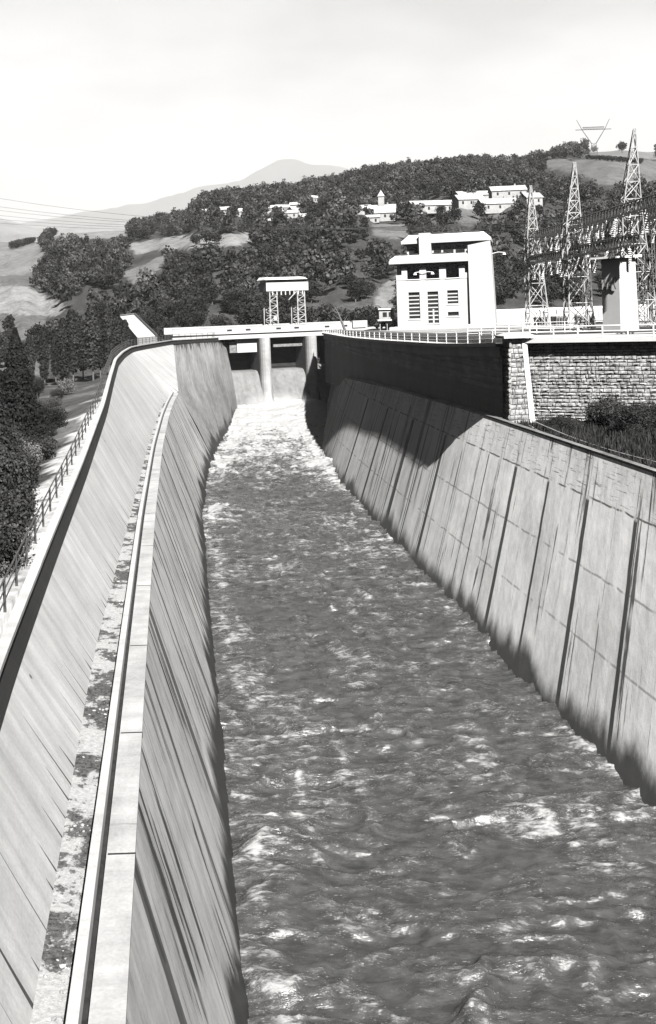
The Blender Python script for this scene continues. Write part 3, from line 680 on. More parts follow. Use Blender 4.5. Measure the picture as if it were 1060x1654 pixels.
# open ground on the hillside: polygons of (pixel, reflectance)
FIELDS = [([(205, 392), (265, 383), (330, 378), (405, 377), (412, 392), (360, 399), (270, 403), (215, 410)], .20),
          ([(78, 378), (130, 366), (215, 364), (205, 382), (120, 388), (85, 386)], .20),
          ([(-80, 385), (66, 392), (64, 432), (40, 446), (-80, 448)], .17),
          ([(-80, 462), (40, 462), (110, 498), (95, 512), (-80, 500)], .22),
          ([(600, 362), (662, 360), (680, 372), (655, 388), (605, 382)], .13),
          ([(868, 258), (1010, 258), (1100, 262), (1100, 300), (960, 298), (950, 285), (890, 272)], .115),
          ([(190, 440), (232, 425), (275, 410), (262, 432), (215, 458)], .14),
          ([(505, 492), (585, 488), (640, 500), (640, 535), (480, 535)], .07),
          ([(600, 520), (612, 470), (632, 445), (648, 440), (640, 480), (640, 525)], .16),
          ([(945, 236), (1030, 238), (1060, 246), (1060, 258), (945, 252)], .16),
          ([(680, 326), (830, 318), (830, 352), (690, 350)], .11),
          ([(690, 350), (790, 350), (760, 366), (700, 362)], .10)]
def inpoly(px, py, poly):
    r = np.zeros(px.shape, bool); n = len(poly)
    for i in range(n):
        (x0, y0), (x1, y1) = poly[i], poly[(i + 1) % n]
        c = ((y0 > py) != (y1 > py)) & (px < (x1 - x0) * (py - y0) / ((y1 - y0) + 1e-9) + x0); r ^= c
    return r
def px_of(a, Y, Z):
    u = a * F_PX; v = (EYE - Z) / Y * F_PX
    return u * CR + v * SR + AXX, v * CR - u * SR + AXY
aa = np.linspace(-.55, .85, 380); yy = np.concatenate([np.linspace(290, 700, 110), np.linspace(706, 1700, 110)])
A, YY = np.meshgrid(aa, yy); ZZ = hill_z(A, YY); PX, PY = px_of(A, YY, ZZ)
tone = .045 * (.6 + .9 * fbm(A * 90, YY * .05, 4, 123)) + np.where(PX < 75, .06, 0)
for poly, tv in FIELDS:
    jx = (fbm(A * 60, YY * .03, 3, 77) - .5) * 16; tone = np.where(inpoly(PX + jx, PY + jx * .4, poly), tv, tone)
co = np.stack([A * YY, YY, ZZ], -1).reshape(-1, 3); ncol = len(aa)
ii = (np.arange(len(yy) - 1)[:, None] * ncol + np.arange(ncol - 1)[None]).ravel(); qd = np.stack([ii, ii + 1, ii + ncol + 1, ii + ncol], -1)
hills = grid_mesh('hills', co, qd, M['ground'], {'tone': tone.ravel()}); hills['kind'] = 'structure'
# near ground sheet
def ground_z(X, Y):
    left = np.interp(X, [-120, -45, -22, -11, -8], [6.0, 6.8, 8.0, 10.6, 11.0]) + np.interp(Y, [60, 200, 300], [0, 0, -.3]) + (fbm(X * .08, Y * .08, 3, 2) - .5) * 1.6
    wl = np.interp(Y, [-100, 36, 93, 137, 178, 190, 218, 246], [-7.1, -7.1, -8.0, -9.5, -9.3, -8, -3, 8])
    right = np.interp(X, [27.5, 30, 36, 60], [12.7, 12.7, 13.0, 14.5]) + (fbm(X * .2, Y * .2, 3, 4) - .5) * .6
    yard = yard_z(Y) - .02 + 0 * X
    swl = 98.0 - (X - 30.6) * .577 + 1.3
    r2 = np.where((Y > swl) & (X > 30), yard, right)
    r2 = np.where(Y > 252, np.interp(Y, [252, 300], [17.2, 17.2]), r2)
    ux = np.interp(Y, TU, Ux); rx = np.interp(Y, TR, tx) + .4
    z = np.where(X < wl, left, np.where((X > rx) & (Y < 99), r2, np.where((X > ux + 1.0) & (Y >= 99), r2, -6.0)))
    z = np.where((Y > 256) & (X > wl), np.where(X < 8, left + (16.5 - left) * np.clip((X + 8) / 14, 0, 1), 17.2), z)
    return np.where((Y < 256) & (X > wl) & (X < rx), -6.0, z)
gx = np.concatenate([np.arange(-170, -14, 3.0), np.arange(-14, 60, .75), np.arange(60, 260, 4.0)]); gy = np.concatenate([np.arange(-120, 30, 6.0), np.arange(30, 110, 1.0), np.arange(110, 330, 2.5)])
GX, GY = np.meshgrid(gx, gy); GZ = ground_z(GX, GY)
gt = np.full(GX.shape, .055)
gt = np.where((GX < 0) & (fbm(GX * .15, GY * .15, 4, 8) > .56), .11, gt)
wlx = np.interp(GY, [-100, 36, 93, 137, 178, 190, 218], [-7, -7, -8, -9.4, -9.2, -8, -3])
gt = np.where((GX < 0) & (GX > wlx - 3.6 + (fbm(GX * .3, GY * .3, 3, 15) - .5) * 4) & (GY < 200), .42, gt)
gt = np.where((GX > 22) & (GY < 98), .022, gt); gt = np.where((GX > 36) & (GY > 150) & (GY < 256), .34, gt)
co = np.stack([GX, GY, GZ], -1).reshape(-1, 3); ncol = len(gx)
ii = (np.arange(len(gy) - 1)[:, None] * ncol + np.arange(ncol - 1)[None]).ravel(); qd = np.stack([ii, ii + 1, ii + ncol + 1, ii + ncol], -1)
gr = grid_mesh('ground', co, qd, M['ground'], {'tone': gt.ravel()}, smooth=False); gr['kind'] = 'structure'
# distant pale country and the mountain
def ring(name, prof, dist, depth, base, tv, seed, amp):
    a = np.linspace(-.6, .9, 300); pa = np.array([uv(*p)[0] / F_PX for p in prof]); pe = np.array([-uv(*p)[1] / F_PX for p in prof])
    e = np.interp(a, pa, pe); rows = []
    for k in np.linspace(0, 1, 24):
        Y = dist - depth * (1 - k); z = base + (EYE + e * dist - base) * (k ** .8) + (fbm(a * 40, np.full_like(a, k * 5), 4, seed) - .5) * amp * (k * (1.15 - k) * 3)
        rows.append(np.stack([a * Y, np.full_like(a, Y), z], -1))
    rows.append(np.stack([a * (dist + depth), np.full_like(a, dist + depth), np.full_like(a, base)], -1))
    R = np.array(rows); n = R.shape[1]; ii = (np.arange(R.shape[0] - 1)[:, None] * n + np.arange(n - 1)[None]).ravel()
    tn = tv * (1 + (fbm(np.repeat(a[None] * 60, R.shape[0], 0), np.repeat(np.arange(R.shape[0])[:, None] * .6, n, 1), 4, seed + 3) - .5) * .9)
    o = grid_mesh(name, R.reshape(-1, 3), np.stack([ii, ii + 1, ii + n + 1, ii + n], -1), M['ground'], {'tone': tn.ravel()}); o['kind'] = 'structure'; return o
ring('far_hills', [(-700, 350), (-100, 366), (0, 352), (60, 366), (160, 362), (240, 356), (330, 350), (600, 340), (1200, 330), (1700, 330)], 11000, 9000, 0, .26, 3, 80)
ring('mountain', [(-800, 400), (-100, 372), (0, 362), (100, 350), (190, 338), (270, 318), (330, 304), (390, 290), (425, 270), (450, 260), (475, 259), (510, 265), (545, 270), (572, 279), (600, 290), (700, 320), (1100, 360), (1700, 380)], 20000, 6000, 0, .06, 8, 300)

# ------------------------------------------------------------------ trees
def crown_quads(rng, n, shape='round', h=8.0, r=3.2, leaf=.75):
    """leaf clumps spread through several sub-volumes; returns (n,4,3) and tone (n,)"""
    if shape == 'round':
        nb = int(np.clip(n // 28, 6, 26)); c = rng.normal(0, 1, (nb, 3)); c /= np.linalg.norm(c, axis=1)[:, None]; c *= (rng.random((nb, 1)) ** .4) * np.array([[r * .68, r * .68, h * .30]]); c[:, 2] += h * .60
        br = rng.uniform(.32, .55, nb) * r; bt = rng.uniform(.55, 1.5, nb)
        w = rng.integers(0, nb, n); d = rng.normal(0, 1, (n, 3)); d /= np.linalg.norm(d, axis=1)[:, None]
        p = c[w] + d * (br[w] * rng.uniform(.6, 1.08, n))[:, None]; p[:, 2] = np.maximum(p[:, 2], h * .10); nrm = d * .8 + rng.normal(0, .5, (n, 3)); tn = bt[w] * rng.uniform(.6, 1.4, n)
    elif shape == 'column':
        z = rng.random(n); rad = r * np.sin(np.pi * np.clip(z * .9 + .08, 0, 1)) ** .6 * rng.uniform(.35, 1.05, n) * (.75 + .5 * fbm(z * 9, rng.random(n) * 0 + 2, 2, 3)); th = rng.random(n) * 2 * np.pi
        p = np.stack([rad * np.cos(th), rad * np.sin(th), h * (.16 + .84 * z)], -1); d = np.stack([np.cos(th), np.sin(th), rng.normal(.3, .4, n)], -1); nrm = d + rng.normal(0, .5, (n, 3)); tn = rng.uniform(.5, 1.5, n) * (.7 + .6 * fbm(z * 8, th * 1.5, 2, 9))
    else:  # cone
        z = rng.random(n) ** 1.3; lay = .75 + .35 * np.abs(np.sin(z * 26)); rad = r * (1 - z) * lay * rng.uniform(.35, 1.05, n) + .1; th = rng.random(n) * 2 * np.pi
        p = np.stack([rad * np.cos(th), rad * np.sin(th), h * (.06 + .94 * z) - rad * .25], -1); d = np.stack([np.cos(th), np.sin(th), rng.normal(.5, .3, n)], -1); nrm = d + rng.normal(0, .4, (n, 3)); tn = rng.uniform(.5, 1.5, n)
    nrm /= np.linalg.norm(nrm, axis=1)[:, None]; up = rng.normal(0, 1, (n, 3)); t1 = np.cross(nrm, up); t1 /= np.linalg.norm(t1, axis=1)[:, None]; t2 = np.cross(nrm, t1)
    s = leaf * rng.uniform(.6, 1.3, n)[:, None]; q = rng.uniform(.7, 1.3, (n, 4, 1))
    Q = np.stack([p - t1 * s * q[:, 0], p - t2 * s * q[:, 1] * .8, p + t1 * s * q[:, 2], p + t2 * s * q[:, 3] * .8], 1)
    return Q, tn
def quad_mesh(name, Q, tn, mat, link=False):
    n = len(Q); return grid_mesh(name, Q.reshape(-1, 3), np.arange(n * 4).reshape(n, 4), mat, {'tone': np.repeat(tn, 4)}, smooth=False, link=link)
def trunk_mesh(h, r, rng, limbs=4, spread=1.5, name='trunk'):
    mb = MB(); lean = rng.normal(0, .03 * h, 2)
    pts = [(lean[0] * k * k, lean[1] * k * k, h * k) for k in np.linspace(-.04, 1, 5)]; mb.tube(pts, r, 7, r * .35)
    for i in range(limbs):
        k = rng.uniform(.4, .85); th = rng.random() * 6.28; a = Vector((lean[0] * k * k, lean[1] * k * k, h * k)); b = a + Vector((math.cos(th) * spread, math.sin(th) * spread, spread * .8)); mb.tube([a, a.lerp(b, .5) + Vector((0, 0, .1 * spread)), b], r * .4, 5, r * .12)
    o = mb.build(name, M['bark']); me = o.data; bpy.data.objects.remove(o); return me
# dark rank grass on the bank between the wall top and the stone wall
gr_ = np.random.default_rng(17); n_ = 26000; gx_ = gr_.uniform(27.8, 52, n_); gw = 98 - (gx_ - 30.6) * .577; gy_ = gw - gr_.random(n_) ** 1.2 * (gw - 52); kx = gx_ > 27.9
gz0 = ground_z(gx_, gy_); hgt_ = gr_.uniform(.25, .75, n_) * (.5 + fbm(gx_ * .4, gy_ * .4, 3, 6)); th_ = gr_.random(n_) * 6.28; wd_ = gr_.uniform(.03, .09, n_)
dx_, dy_ = np.cos(th_) * wd_, np.sin(th_) * wd_; lx_, ly_ = gr_.normal(0, .14, n_), gr_.normal(0, .14, n_)
GQ = np.stack([np.stack([gx_ - dx_, gy_ - dy_, gz0 - .05], -1), np.stack([gx_ + dx_, gy_ + dy_, gz0 - .05], -1), np.stack([gx_ + dx_ * .3 + lx_, gy_ + dy_ * .3 + ly_, gz0 + hgt_], -1), np.stack([gx_ - dx_ * .3 + lx_, gy_ - dy_ * .3 + ly_, gz0 + hgt_], -1)], 1)
go_ = quad_mesh('bank_grass', GQ, gr_.uniform(.3, 1.3, n_), M['foliage'], link=True); tag(go_, 'dark rank grass covering the bank behind the pale wall top', 'grass', kind='stuff')

trng = np.random.default_rng(21)
KINDS = {}
for kind, shape, n, h, r, leaf, mat in (('round', 'round', 1100, 9.0, 3.6, .36, 'foliage'), ('round2', 'round', 1100, 7.5, 3.8, .36, 'foliage'), ('bush', 'round', 900, 3.2, 2.1, .22, 'foliage'), ('pale', 'round', 3500, 2.6, 1.9, .085, 'pale_foliage'), ('fine', 'round', 5500, 3.2, 2.1, .09, 'foliage'), ('finetree', 'round', 8000, 7.5, 3.4, .14, 'foliage'),
                                      ('column', 'column', 2200, 13.0, 1.45, .22, 'foliage'), ('cone', 'cone', 13000, 14.0, 4.2, .15, 'conifer')):
    Q, tn = crown_quads(trng, n, shape, h, r, leaf)
    KINDS[kind] = (quad_mesh('crown', Q, tn, M[mat]), trunk_mesh(h * (.75 if shape != 'column' else .8), .03 * h if shape != 'column' else .16, trng, 5 if shape == 'round' else 0, r * .5))
def tree(kind, loc, s, label, cat='tree', group=None, name='broadleaf_tree', rz=None, sz=None):
    e = empty(name, loc, label, cat, group, rz=random.random() * 6.28 if rz is None else rz); e.scale = (s, s, sz or s * random.uniform(.88, 1.12))
    for nm, me in zip(('crown', 'trunk'), KINDS[kind]):
        o = bpy.data.objects.new(nm, me); SC.collection.objects.link(o); o.parent = e
    return e
# woodland over the hillside
def woodland():
    rng = np.random.default_rng(5); temps = []
    for k in range(10):
        n = int(rng.integers(240, 300)); temps.append(crown_quads(rng, n, 'round', rng.uniform(7.5, 11), rng.uniform(3.0, 4.2), .58))
    N_ = 9500; a = rng.uniform(-.21, .46, N_); d = np.interp(a, RA, RD); Y = np.sqrt(rng.uniform(312 ** 2, (d + 25) ** 2)); Z = hill_z(a, Y); px, py = px_of(a, Y, Z)
    keep = np.ones(N_, bool); jit = rng.normal(0, 2.2, (2, N_))
    hp = 8.0 * F_PX / Y
    for poly, tv in FIELDS:
        for fr in (0, .5, .85): keep &= ~inpoly(px + jit[0], py - hp * fr + jit[1] * .6, poly)
    keep &= ~((px < 215) & (Y < 440) & (rng.random(N_) < .82)); keep &= ~((px < 70) & (py < 452))
    keep &= ~((px > 955) & (py < 262) & (rng.random(N_) < .8))
    for q in CLEAR: keep &= ~((np.abs(px - q[0]) < q[2]) & (py > q[1] - 3) & (py < q[1] + q[3] + hp * (.55 if q[3] == 9 else .45)))
    dens = fbm(a * 60, Y * .02, 3, 44); keep &= ~((dens < .36) & (rng.random(N_) < .8))
    idx = np.nonzero(keep)[0]; X = a * Y
    Qs, ts = [], []; single = []
    gsz = fbm(a * 30, Y * .012, 3, 91)
    order = idx[np.argsort(Y[idx])]; solo = set(order[:170].tolist()) | set(rng.choice(order[170:], 60, replace=False).tolist())
    for i in idx:
        s = rng.uniform(.62, 1.12) * (.72 + .6 * gsz[i]); th = rng.random() * 6.28; pt = (.5 + 1.7 * rng.random() ** 1.8) * (.6 + .8 * gsz[i])
        if i in solo: single.append((X[i], Y[i], Z[i], s * .95)); continue
        Q, tn = temps[int(rng.integers(0, 10))]; c, sn = math.cos(th), math.sin(th)
        R = np.array([[c, -sn, 0], [sn, c, 0], [0, 0, rng.uniform(.8, 1.2)]]) * s
        Qs.append(Q @ R.T + np.array([X[i], Y[i], Z[i] - .5])); ts.append(tn * pt)
    o = quad_mesh('woodland', np.concatenate(Qs), np.concatenate(ts), M['foliage'], link=True)
    tag(o, 'dense dark mixed woodland covering the hillside behind the dam', 'woodland', kind='stuff')
    for x, y, z, s in single: tree('round' if random.random() < .5 else 'round2', (x, y, z - .3), s, 'dark broadleaf tree growing among the woodland on the hillside', group='broadleaf trees of the hillside woodland')
    print('woodland', len(idx))
# ------------------------------------------------------------------ houses on the hill (positions first: the wood leaves them clear)
CLEAR = [(617, 356, 20, 14), (715, 344, 36, 12), (760, 336, 20, 12), (795, 336, 26, 14), (845, 318, 26, 12), (990, 244, 20, 8), (855, 330, 10, 10)]
SMALL = [(365, 347, 7), (388, 350, 5), (436, 344, 6), (456, 343, 7), (480, 338, 7), (478, 346, 6), (510, 327, 8), (495, 358, 6), (440, 366, 6), (470, 352, 7), (585, 346, 7), (333, 350, 5)]
for q in SMALL: CLEAR.append((q[0], q[1], q[2] + 2, 9))
woodland()
def house(px, py, wd, dp, hw, hr, label, rz=.3, group=None, chim=True, wins=3, name='house', cat='house', loc=None):
    p = loc or hill_hit(px, py); e = empty(name, p - Vector((0, 0, .8)), label, cat, group, rz)
    hw = hw * .8 + .8; hr *= .85; x, y = wd / 2, dp / 2
    MB().box(-x, x, -y, y, 0, hw).build('wall', M['pale_house'], e)
    gb_ = MB(); gb_.poly([(-x, -y, hw), (-x, y, hw), (-x, 0, hw + hr - .1)][::-1]); gb_.poly([(x, -y, hw), (x, y, hw), (x, 0, hw + hr - .1)]); gb_.build('gable', M['pale_house'], e)
    o = .45; r = MB(); th = .25
    for sgn in (-1, 1): r.hexa([(-x - o, sgn * (y + o), hw - .25), (x + o, sgn * (y + o), hw - .25), (x + o, 0, hw + hr), (-x - o, 0, hw + hr), (-x - o, sgn * (y + o), hw - .25 + th), (x + o, sgn * (y + o), hw - .25 + th), (x + o, 0, hw + hr + th), (-x - o, 0, hw + hr + th)])
    ro = r.build('roof', M['roof_tile'], e, weld=True)
    if chim: MB().box(x * .4, x * .4 + .7, -.3, .4, hw + hr * .5, hw + hr + 1.1).build('chimney', M['pale_house'], ro)
    for k in range(wins):
        cx = -x + wd * (k + .5) / wins; MB().box(cx - .45, cx + .45, -y - .03, -y + .1, hw - 2.3, hw - .9).build('window', M['window_dark'], e)
    return e
ch = house(617, 356, 13, 9, 4.2, 4.6, 'pale house with steep pyramid roof and a small turret above the sloping field', rz=-.2, wins=4)
tb = MB().box(-1.4, 1.4, -1.2, 1.6, 7, 12.2); tb.build('turret', M['pale_house'], ch)
tr_ = MB()
for a, b in (((-1.8, -1.6), (1.8, -1.6)), ((1.8, -1.6), (1.8, 2.0)), ((1.8, 2.0), (-1.8, 2.0)), ((-1.8, 2.0), (-1.8, -1.6))): tr_.poly([(*a, 12.22), (*b, 12.22), (0, .2, 15.4)])
tr_.build('turret_roof', M['roof_tile'], ch)
house(602, 358, 6, 5, 2.4, 1.2, 'tiny pale outbuilding left of the turreted house', rz=-.2, chim=False, wins=2)
house(713, 343, 30, 9, 4.0, 2.6, 'long low pale farm building leftmost of the hillside hamlet', rz=.12, wins=6)
house(757, 337, 12, 8, 5.0, 2.6, 'narrow pale house between the long farm building and the broad house', rz=.1)
house(780, 330, 26, 10, 5.4, 2.4, 'broad pale house with long light roof on the upper side of the hamlet', rz=.06, wins=6)
house(803, 343, 16, 9, 4.6, 2.8, 'pale house with dark doorway standing lowest in the hamlet', rz=.05, wins=3)
house(820, 322, 16, 9, 5.0, 2.6, 'pale house at the right end of the hamlet under dark trees', rz=-.1, wins=3)
house(858, 332, 8, 7, 4.4, 2.6, 'small white house behind the smallest lattice pylon', rz=.2, wins=2)
house(982, 243, 26, 9, 3.2, 2.4, 'long low farmhouse on the bare crest beside a round tree', rz=.1, wins=4)
for i, (px, py, s) in enumerate(SMALL): house(px, py, s * 1.15, s * .85, 3.4, 1.8, 'small whitish house half hidden among the trees high on the wooded slope', rz=random.uniform(-.5, .5), group='small houses in the upper wood', chim=False, wins=2)

# individually placed trees
def onhill(kind, px, py, s, label, **k): return tree(kind, hill_hit(px, py) - Vector((0, 0, .3)), s, label, **k)
for px, py, s in ((316, 397, .75), (334, 396, .95), (350, 395, .85)): onhill('round2', px, py, s, 'dark bushy tree standing in a row in the pale field above the dam', group='three trees in the pale field')
onhill('round', 412, 396, .9, 'dark tree at the right end of the pale hillside field')
for px, py, s in ((66, 384, 1.3), (80, 380, 1.1), (93, 372, 1.4), (74, 388, 1.0), (86, 384, 1.1)): onhill('round2', px, py, s, 'dark tree of the small copse beside the left-hand crest field', group='copse by the left crest field')
for i in range(9): onhill('bush', 98 + i * 4.4, 369 - i * .35, 1.3, 'low hedge bush along the skyline of the left crest field', cat='bush', name='hedge_bush', group='hedge on the left skyline')
for i in range(9): onhill('bush', 20 + i * 4.2, 403 - i * 1.2, 1.7, 'dark hedge bush crossing the pale fields at the far left', cat='bush', name='hedge_bush', group='hedge across the left fields')
for i, (px, py, s) in enumerate(((1005, 247, 1.25), (960, 248, .9), (950, 250, .75), (938, 250, .95), (926, 251, .6), (915, 251, .75), (905, 252, .7), (893, 253, .65), (884, 254, .6))):
    onhill('round2', px, py, s, 'round dark tree standing alone right of the crest farmhouse' if i == 0 else 'small dark tree in the row along the crest left of the farmhouse', group=None if i == 0 else 'trees along the crest row')
for i in range(14): onhill('bush', 950 + i * 6.5, 257.5 + i * .55, 1.15, 'dark hedge bush edging the upper crest field', cat='bush', name='hedge_bush', group='hedge of the crest field')
for px, py, s in ((668, 386, .8), (690, 384, .9), (718, 372, 1.0), (735, 362, .9), (712, 352, .8), (655, 348, .9), (640, 350, .8), (775, 355, .9)): onhill('round', px, py, s, 'dark tree among the hamlet houses and gardens', group='trees around the hamlet')
def groundpt(px, py, z):
    p = at_z(px, py, z)
    for _ in range(6): z = float(ground_z(np.array([p.x]), np.array([p.y]))[0]); p = at_z(px, py, z) if z > 2 else p
    return p
# poplar row beyond the walkway
for i, (px, py, h) in enumerate(((50, 604, 9), (72, 606, 11), (90, 600, 10), (104, 596, 14), (118, 594, 14), (134, 590, 13), (150, 588, 14.5), (162, 590, 13.5), (176, 586, 14), (190, 584, 12), (204, 580, 10.5))):
    p = at_y(px, py, 262 + (i % 3) * 9); gz_ = float(ground_z(np.array([p.x]), np.array([p.y]))[0]); p.z = gz_ - .2
    tree('column', p, h * 1.3 / 13.0, 'slim dark poplar with bare lower trunk in the row left of the walkway bend', group='row of poplars', name='poplar_tree')
# conifer and scrub on the left bank
def bank(kind, px, py, s, label, **k):
    p = groundpt(px, py, 9); return tree(kind, p - Vector((0, 0, .2)), s, label, **k)
bank('cone', 32, 752, 1.0, 'tall dark conifer standing on the left bank beside the pale track', name='conifer_tree')
bank('cone', -8, 800, .8, 'dark conifer partly outside the frame at the left edge', name='conifer_tree')
bank('cone', 5, 700, .7, 'smaller dark conifer behind the tall conifer', name='conifer_tree')
for i in range(90):
    t = random.random(); py = 612 + 330 * t ** 1.2; mx = 172 - (py - 580) * .50
    px = random.uniform(-30, max(6, mx - 26)); k = random.random()
    bank('fine' if k < .34 else 'pale' if k < .86 else 'finetree', px, py, random.uniform(.5, 1.15) * (.62 if k >= .86 else 1), ('dark leafy bush in the scrub of the left bank', 'pale leafy shrub in the scrub of the left bank', 'small broadleaf tree in the scrub of the left bank')[0 if k < .34 else 1 if k < .86 else 2],
         cat='tree' if k >= .86 else 'bush', name='broadleaf_tree' if k >= .86 else 'scrub_bush', group=('dark scrub bushes', 'pale scrub shrubs', 'small bank trees')[0 if k < .34 else 1 if k < .86 else 2])
for i in range(30):
    px = random.uniform(200, 300); py = random.uniform(538, 552); p = at_y(px, py, random.uniform(225, 262)); p.z = float(ground_z(np.array([p.x]), np.array([p.y]))[0])
    if p.x > -4 + (p.y - 218) * .4: continue
    tree('bush', p, random.uniform(.7, 1.3), 'dark bush behind the bend of the walkway', cat='bush', name='scrub_bush', group='bushes behind the walkway bend')
for i in range(46):
    k = random.random(); px = 235 + 420 * k; p = at_y(px, 530, random.uniform(266, 300)); p.z = float(ground_z(np.array([p.x]), np.array([p.y]))[0])
    if 500 < px < 600 and random.random() < .7: continue
    tree('round2' if random.random() < .5 else 'bush', p, random.uniform(.6, 1.0), 'dark tree of the belt just behind the dam bridge', group='tree belt behind the bridge')
# dark bushes behind the right wall top
for i in range(70):
    k = random.random(); x = random.uniform(30.5, 46); y = 98 - (x - 30.6) * .577 - random.uniform(1.2, 6 + (x - 30) * 1.0)
    z = float(ground_z(np.array([x]), np.array([y]))[0]); s = random.uniform(.2, .45) if (x < 35 or i > 30) else random.uniform(.55, .95)
    tree('fine', (x, y, z - .2), s, 'dark bush on the bank between the pale wall top and the stone wall', cat='bush', name='bank_bush', group='bushes below the stone wall')

for px, Y, s in ((1052, 205, 1.9), (1085, 190, 1.8), (1030, 240, 1.5)):
    p = at_y(px, 500, Y); p.z = float(yard_z(Y)) - .3
    tree('finetree', p, s, 'tall dark tree at the right edge behind the switchyard', group='tall trees behind the switchyard', sz=s * 1.6)
# ------------------------------------------------------------------ powerhouse
bl = empty('powerhouse', at_y(643, 531, 204), 'white rendered powerhouse with stepped flat roofs and three tall windows above the promenade', 'building')
bl.rotation_euler.z = math.atan2(-4.5, 14.8); bl.location.z = 18.9
def bx(*a): return MB().box(*a)
D = 14.0; WF = 12.9; WT = 17.0
wl_ = MB()
# facade front wall with real openings: columns of windows and loggia
cols = [(2.1, 4.1), (5.5, 7.4), (9.0, 10.9)]; zl0, zl1 = 9.2, 12.2; loglo = [(2.0, 4.2), (5.4, 7.7), (8.9, 11.2)]
xs = [0.0, 2.1, 4.1, 5.5, 7.4, 9.0, 10.9, WF]
th = .5
for i in range(len(xs) - 1):
    if i % 2 == 0: wl_.box(xs[i], xs[i + 1], 0, th, -1.5, 8.0)
for (a, b), (z0, z1) in zip(cols, ((2.1, 7.0), (1.2, 7.0), (4.6, 7.1))):
    wl_.box(a, b, 0, th, z1, 8.0); wl_.box(a, b, 0, th, -1.5, z0 if (a > 8) is False else 2.4)
wl_.box(9.0, 10.9, 0, th, 3.2, 4.6)
wl_.box(0, WF, 0, th, 8.0, 9.2)
zx = [0.0, 2.0, 4.2, 5.4, 7.7, 8.9, 11.2, WF]
wl_.box(0, WF, 1.8, D, -1.5, 12.2); wl_.box(-.0, .5, th, 1.8, -1.5, 9.2); wl_.box(12.4, WF, th, 1.8, -1.5, 9.2); wl_.box(.5, 12.4, th, 1.79, 8.6, 9.19)
wl_.build('wall', M['white_paint'], bl)
for a, b in ((0, 1.0), (1.0, 2.0), (4.2, 5.4), (7.7, 8.9), (11.2, 12.2), (12.2, WF)):
    tall = 11.4 if (a, b) in ((1.0, 2.0), (4.2, 5.4), (7.7, 8.9), (11.2, 12.2)) else 10.2
    bx(a + .003, b - .003, -.06, th - .1, 9.203, tall).build('loggia_pier', M['white_paint'], bl)
bx(.6, 12.3, 1.70, 1.78, 9.4, 12.1).build('loggia_glazing', M['window_dark'], bl)
for a, b in loglo: bx(a - .1, b + .1, -.14, .2, 9.22, 9.36).build('loggia_sill', M['white_roof'], bl)
def tallwin(a, b, z0, z1, nr, door=False):
    wdw = bx(a + .003, b - .003, .30, .36, z0, z1).build('window', M['window_dark'], bl)
    f = MB()
    for k in range(nr + 1): z = z0 + (z1 - z0) * k / nr; f.box(a + .01, b - .01, .18, .29, max(z - .11, z0 + .004), min(z + .11, z1 - .004))
    if door: f.box((a + b) / 2 - .14, (a + b) / 2 + .14, .16, .177, z0 + .02, z0 + (z1 - z0) * .45)
    f.build('window_bars', M['white_paint'], wdw)
    bx(a - .2, b + .2, -.1, .18, z0 - .16, z0 - .004).build('window_sill', M['white_roof'], wdw)
tallwin(2.1, 4.1, 2.1, 7.0, 7); tallwin(5.5, 7.4, 1.2, 7.0, 8, True); tallwin(9.0, 10.9, 4.6, 7.1, 4); tallwin(9.0, 10.9, 2.4, 3.2, 1)
# lower cornice, stepped, with roof terrace parapet
bx(-1.1, 12.95, -1.25, D, 12.21, 12.75).build('cornice', M['white_paint'], bl)
bx(-.95, 12.95, -1.1, D, 12.752, 13.1).build('cornice', M['white_roof'], bl)
pp_ = MB()
pp_.hexa([(-.9, -1.05, 13.102), (12.9, -1.05, 13.102), (12.9, .6, 13.102), (-.9, .6, 13.102), (.0, -.1, 13.75), (12.9, -.1, 13.75), (12.9, .6, 13.75), (.0, .6, 13.75)]); pp_.build('roof_parapet', M['white_paint'], bl)
for a, b in ((1.0, 2.2), (3.2, 4.0), (6.6, 7.4), (7.9, 9.0), (9.6, 10.0)): bx(a, b, -.16, .7, 13.752, 13.98).build('parapet_slot', M['dark_steel'], bl)
# stair slab on the right, proud of the facade
MB().hexa([(WF + .003, -.75, -1.5), (WT + .35, -.75, -1.5), (WT + .35, D, -1.5), (WF + .003, D, -1.5), (WF + .003, -.6, 15.0), (WT - .2, -.6, 15.0), (WT - .2, D, 15.0), (WF + .003, D, 15.0)]).build('stair_block', M['white_paint'], bl)
MB().hexa([(WF + .003, -.6, 15.003), (WT - .2, -.6, 15.003), (WT - .2, 1.5, 15.003), (WF + .003, 1.5, 15.003), (WF + .003, -.6, 15.05), (WT - .2, -.6, 15.7), (WT - .2, 1.5, 15.7), (WF + .003, 1.5, 15.05)]).build('stair_parapet', M['white_paint'], bl)
# upper storey, set back, and its roof slab
bx(1.8, WT - .6, 3.2, D - .5, 13.11, 15.9).build('upper_storey', M['white_paint'], bl)
for a, b in ((2.2, 3.9), (6.7, 8.0), (8.4, 10.2), (10.6, 12.2)): bx(a, b, 3.12, 3.25, 13.9, 15.3).build('upper_window', M['window_dark'], bl)
bx(.9, WT - .1, 1.9, D, 15.91, 16.5).build('upper_roof', M['white_paint'], bl)
MB().hexa([(1.1, 2.1, 16.502), (WT - .2, 2.1, 16.502), (WT - .2, D - .1, 16.502), (1.1, D - .1, 16.502), (2.2, 3.6, 17.6), (WT - 1.4, 3.6, 17.6), (WT - 1.4, D - 1, 17.6), (2.2, D - 1, 17.6)]).build('upper_roof', M['white_roof'], bl)
for a, b in ((3.0, 4.0), (5.0, 5.6), (6.6, 9.0), (9.6, 12.0), (12.6, 15.0)): bx(a, b, 3.5, 4.0, 17.602, 17.85).build('roof_vent', M['dark_steel'], bl)
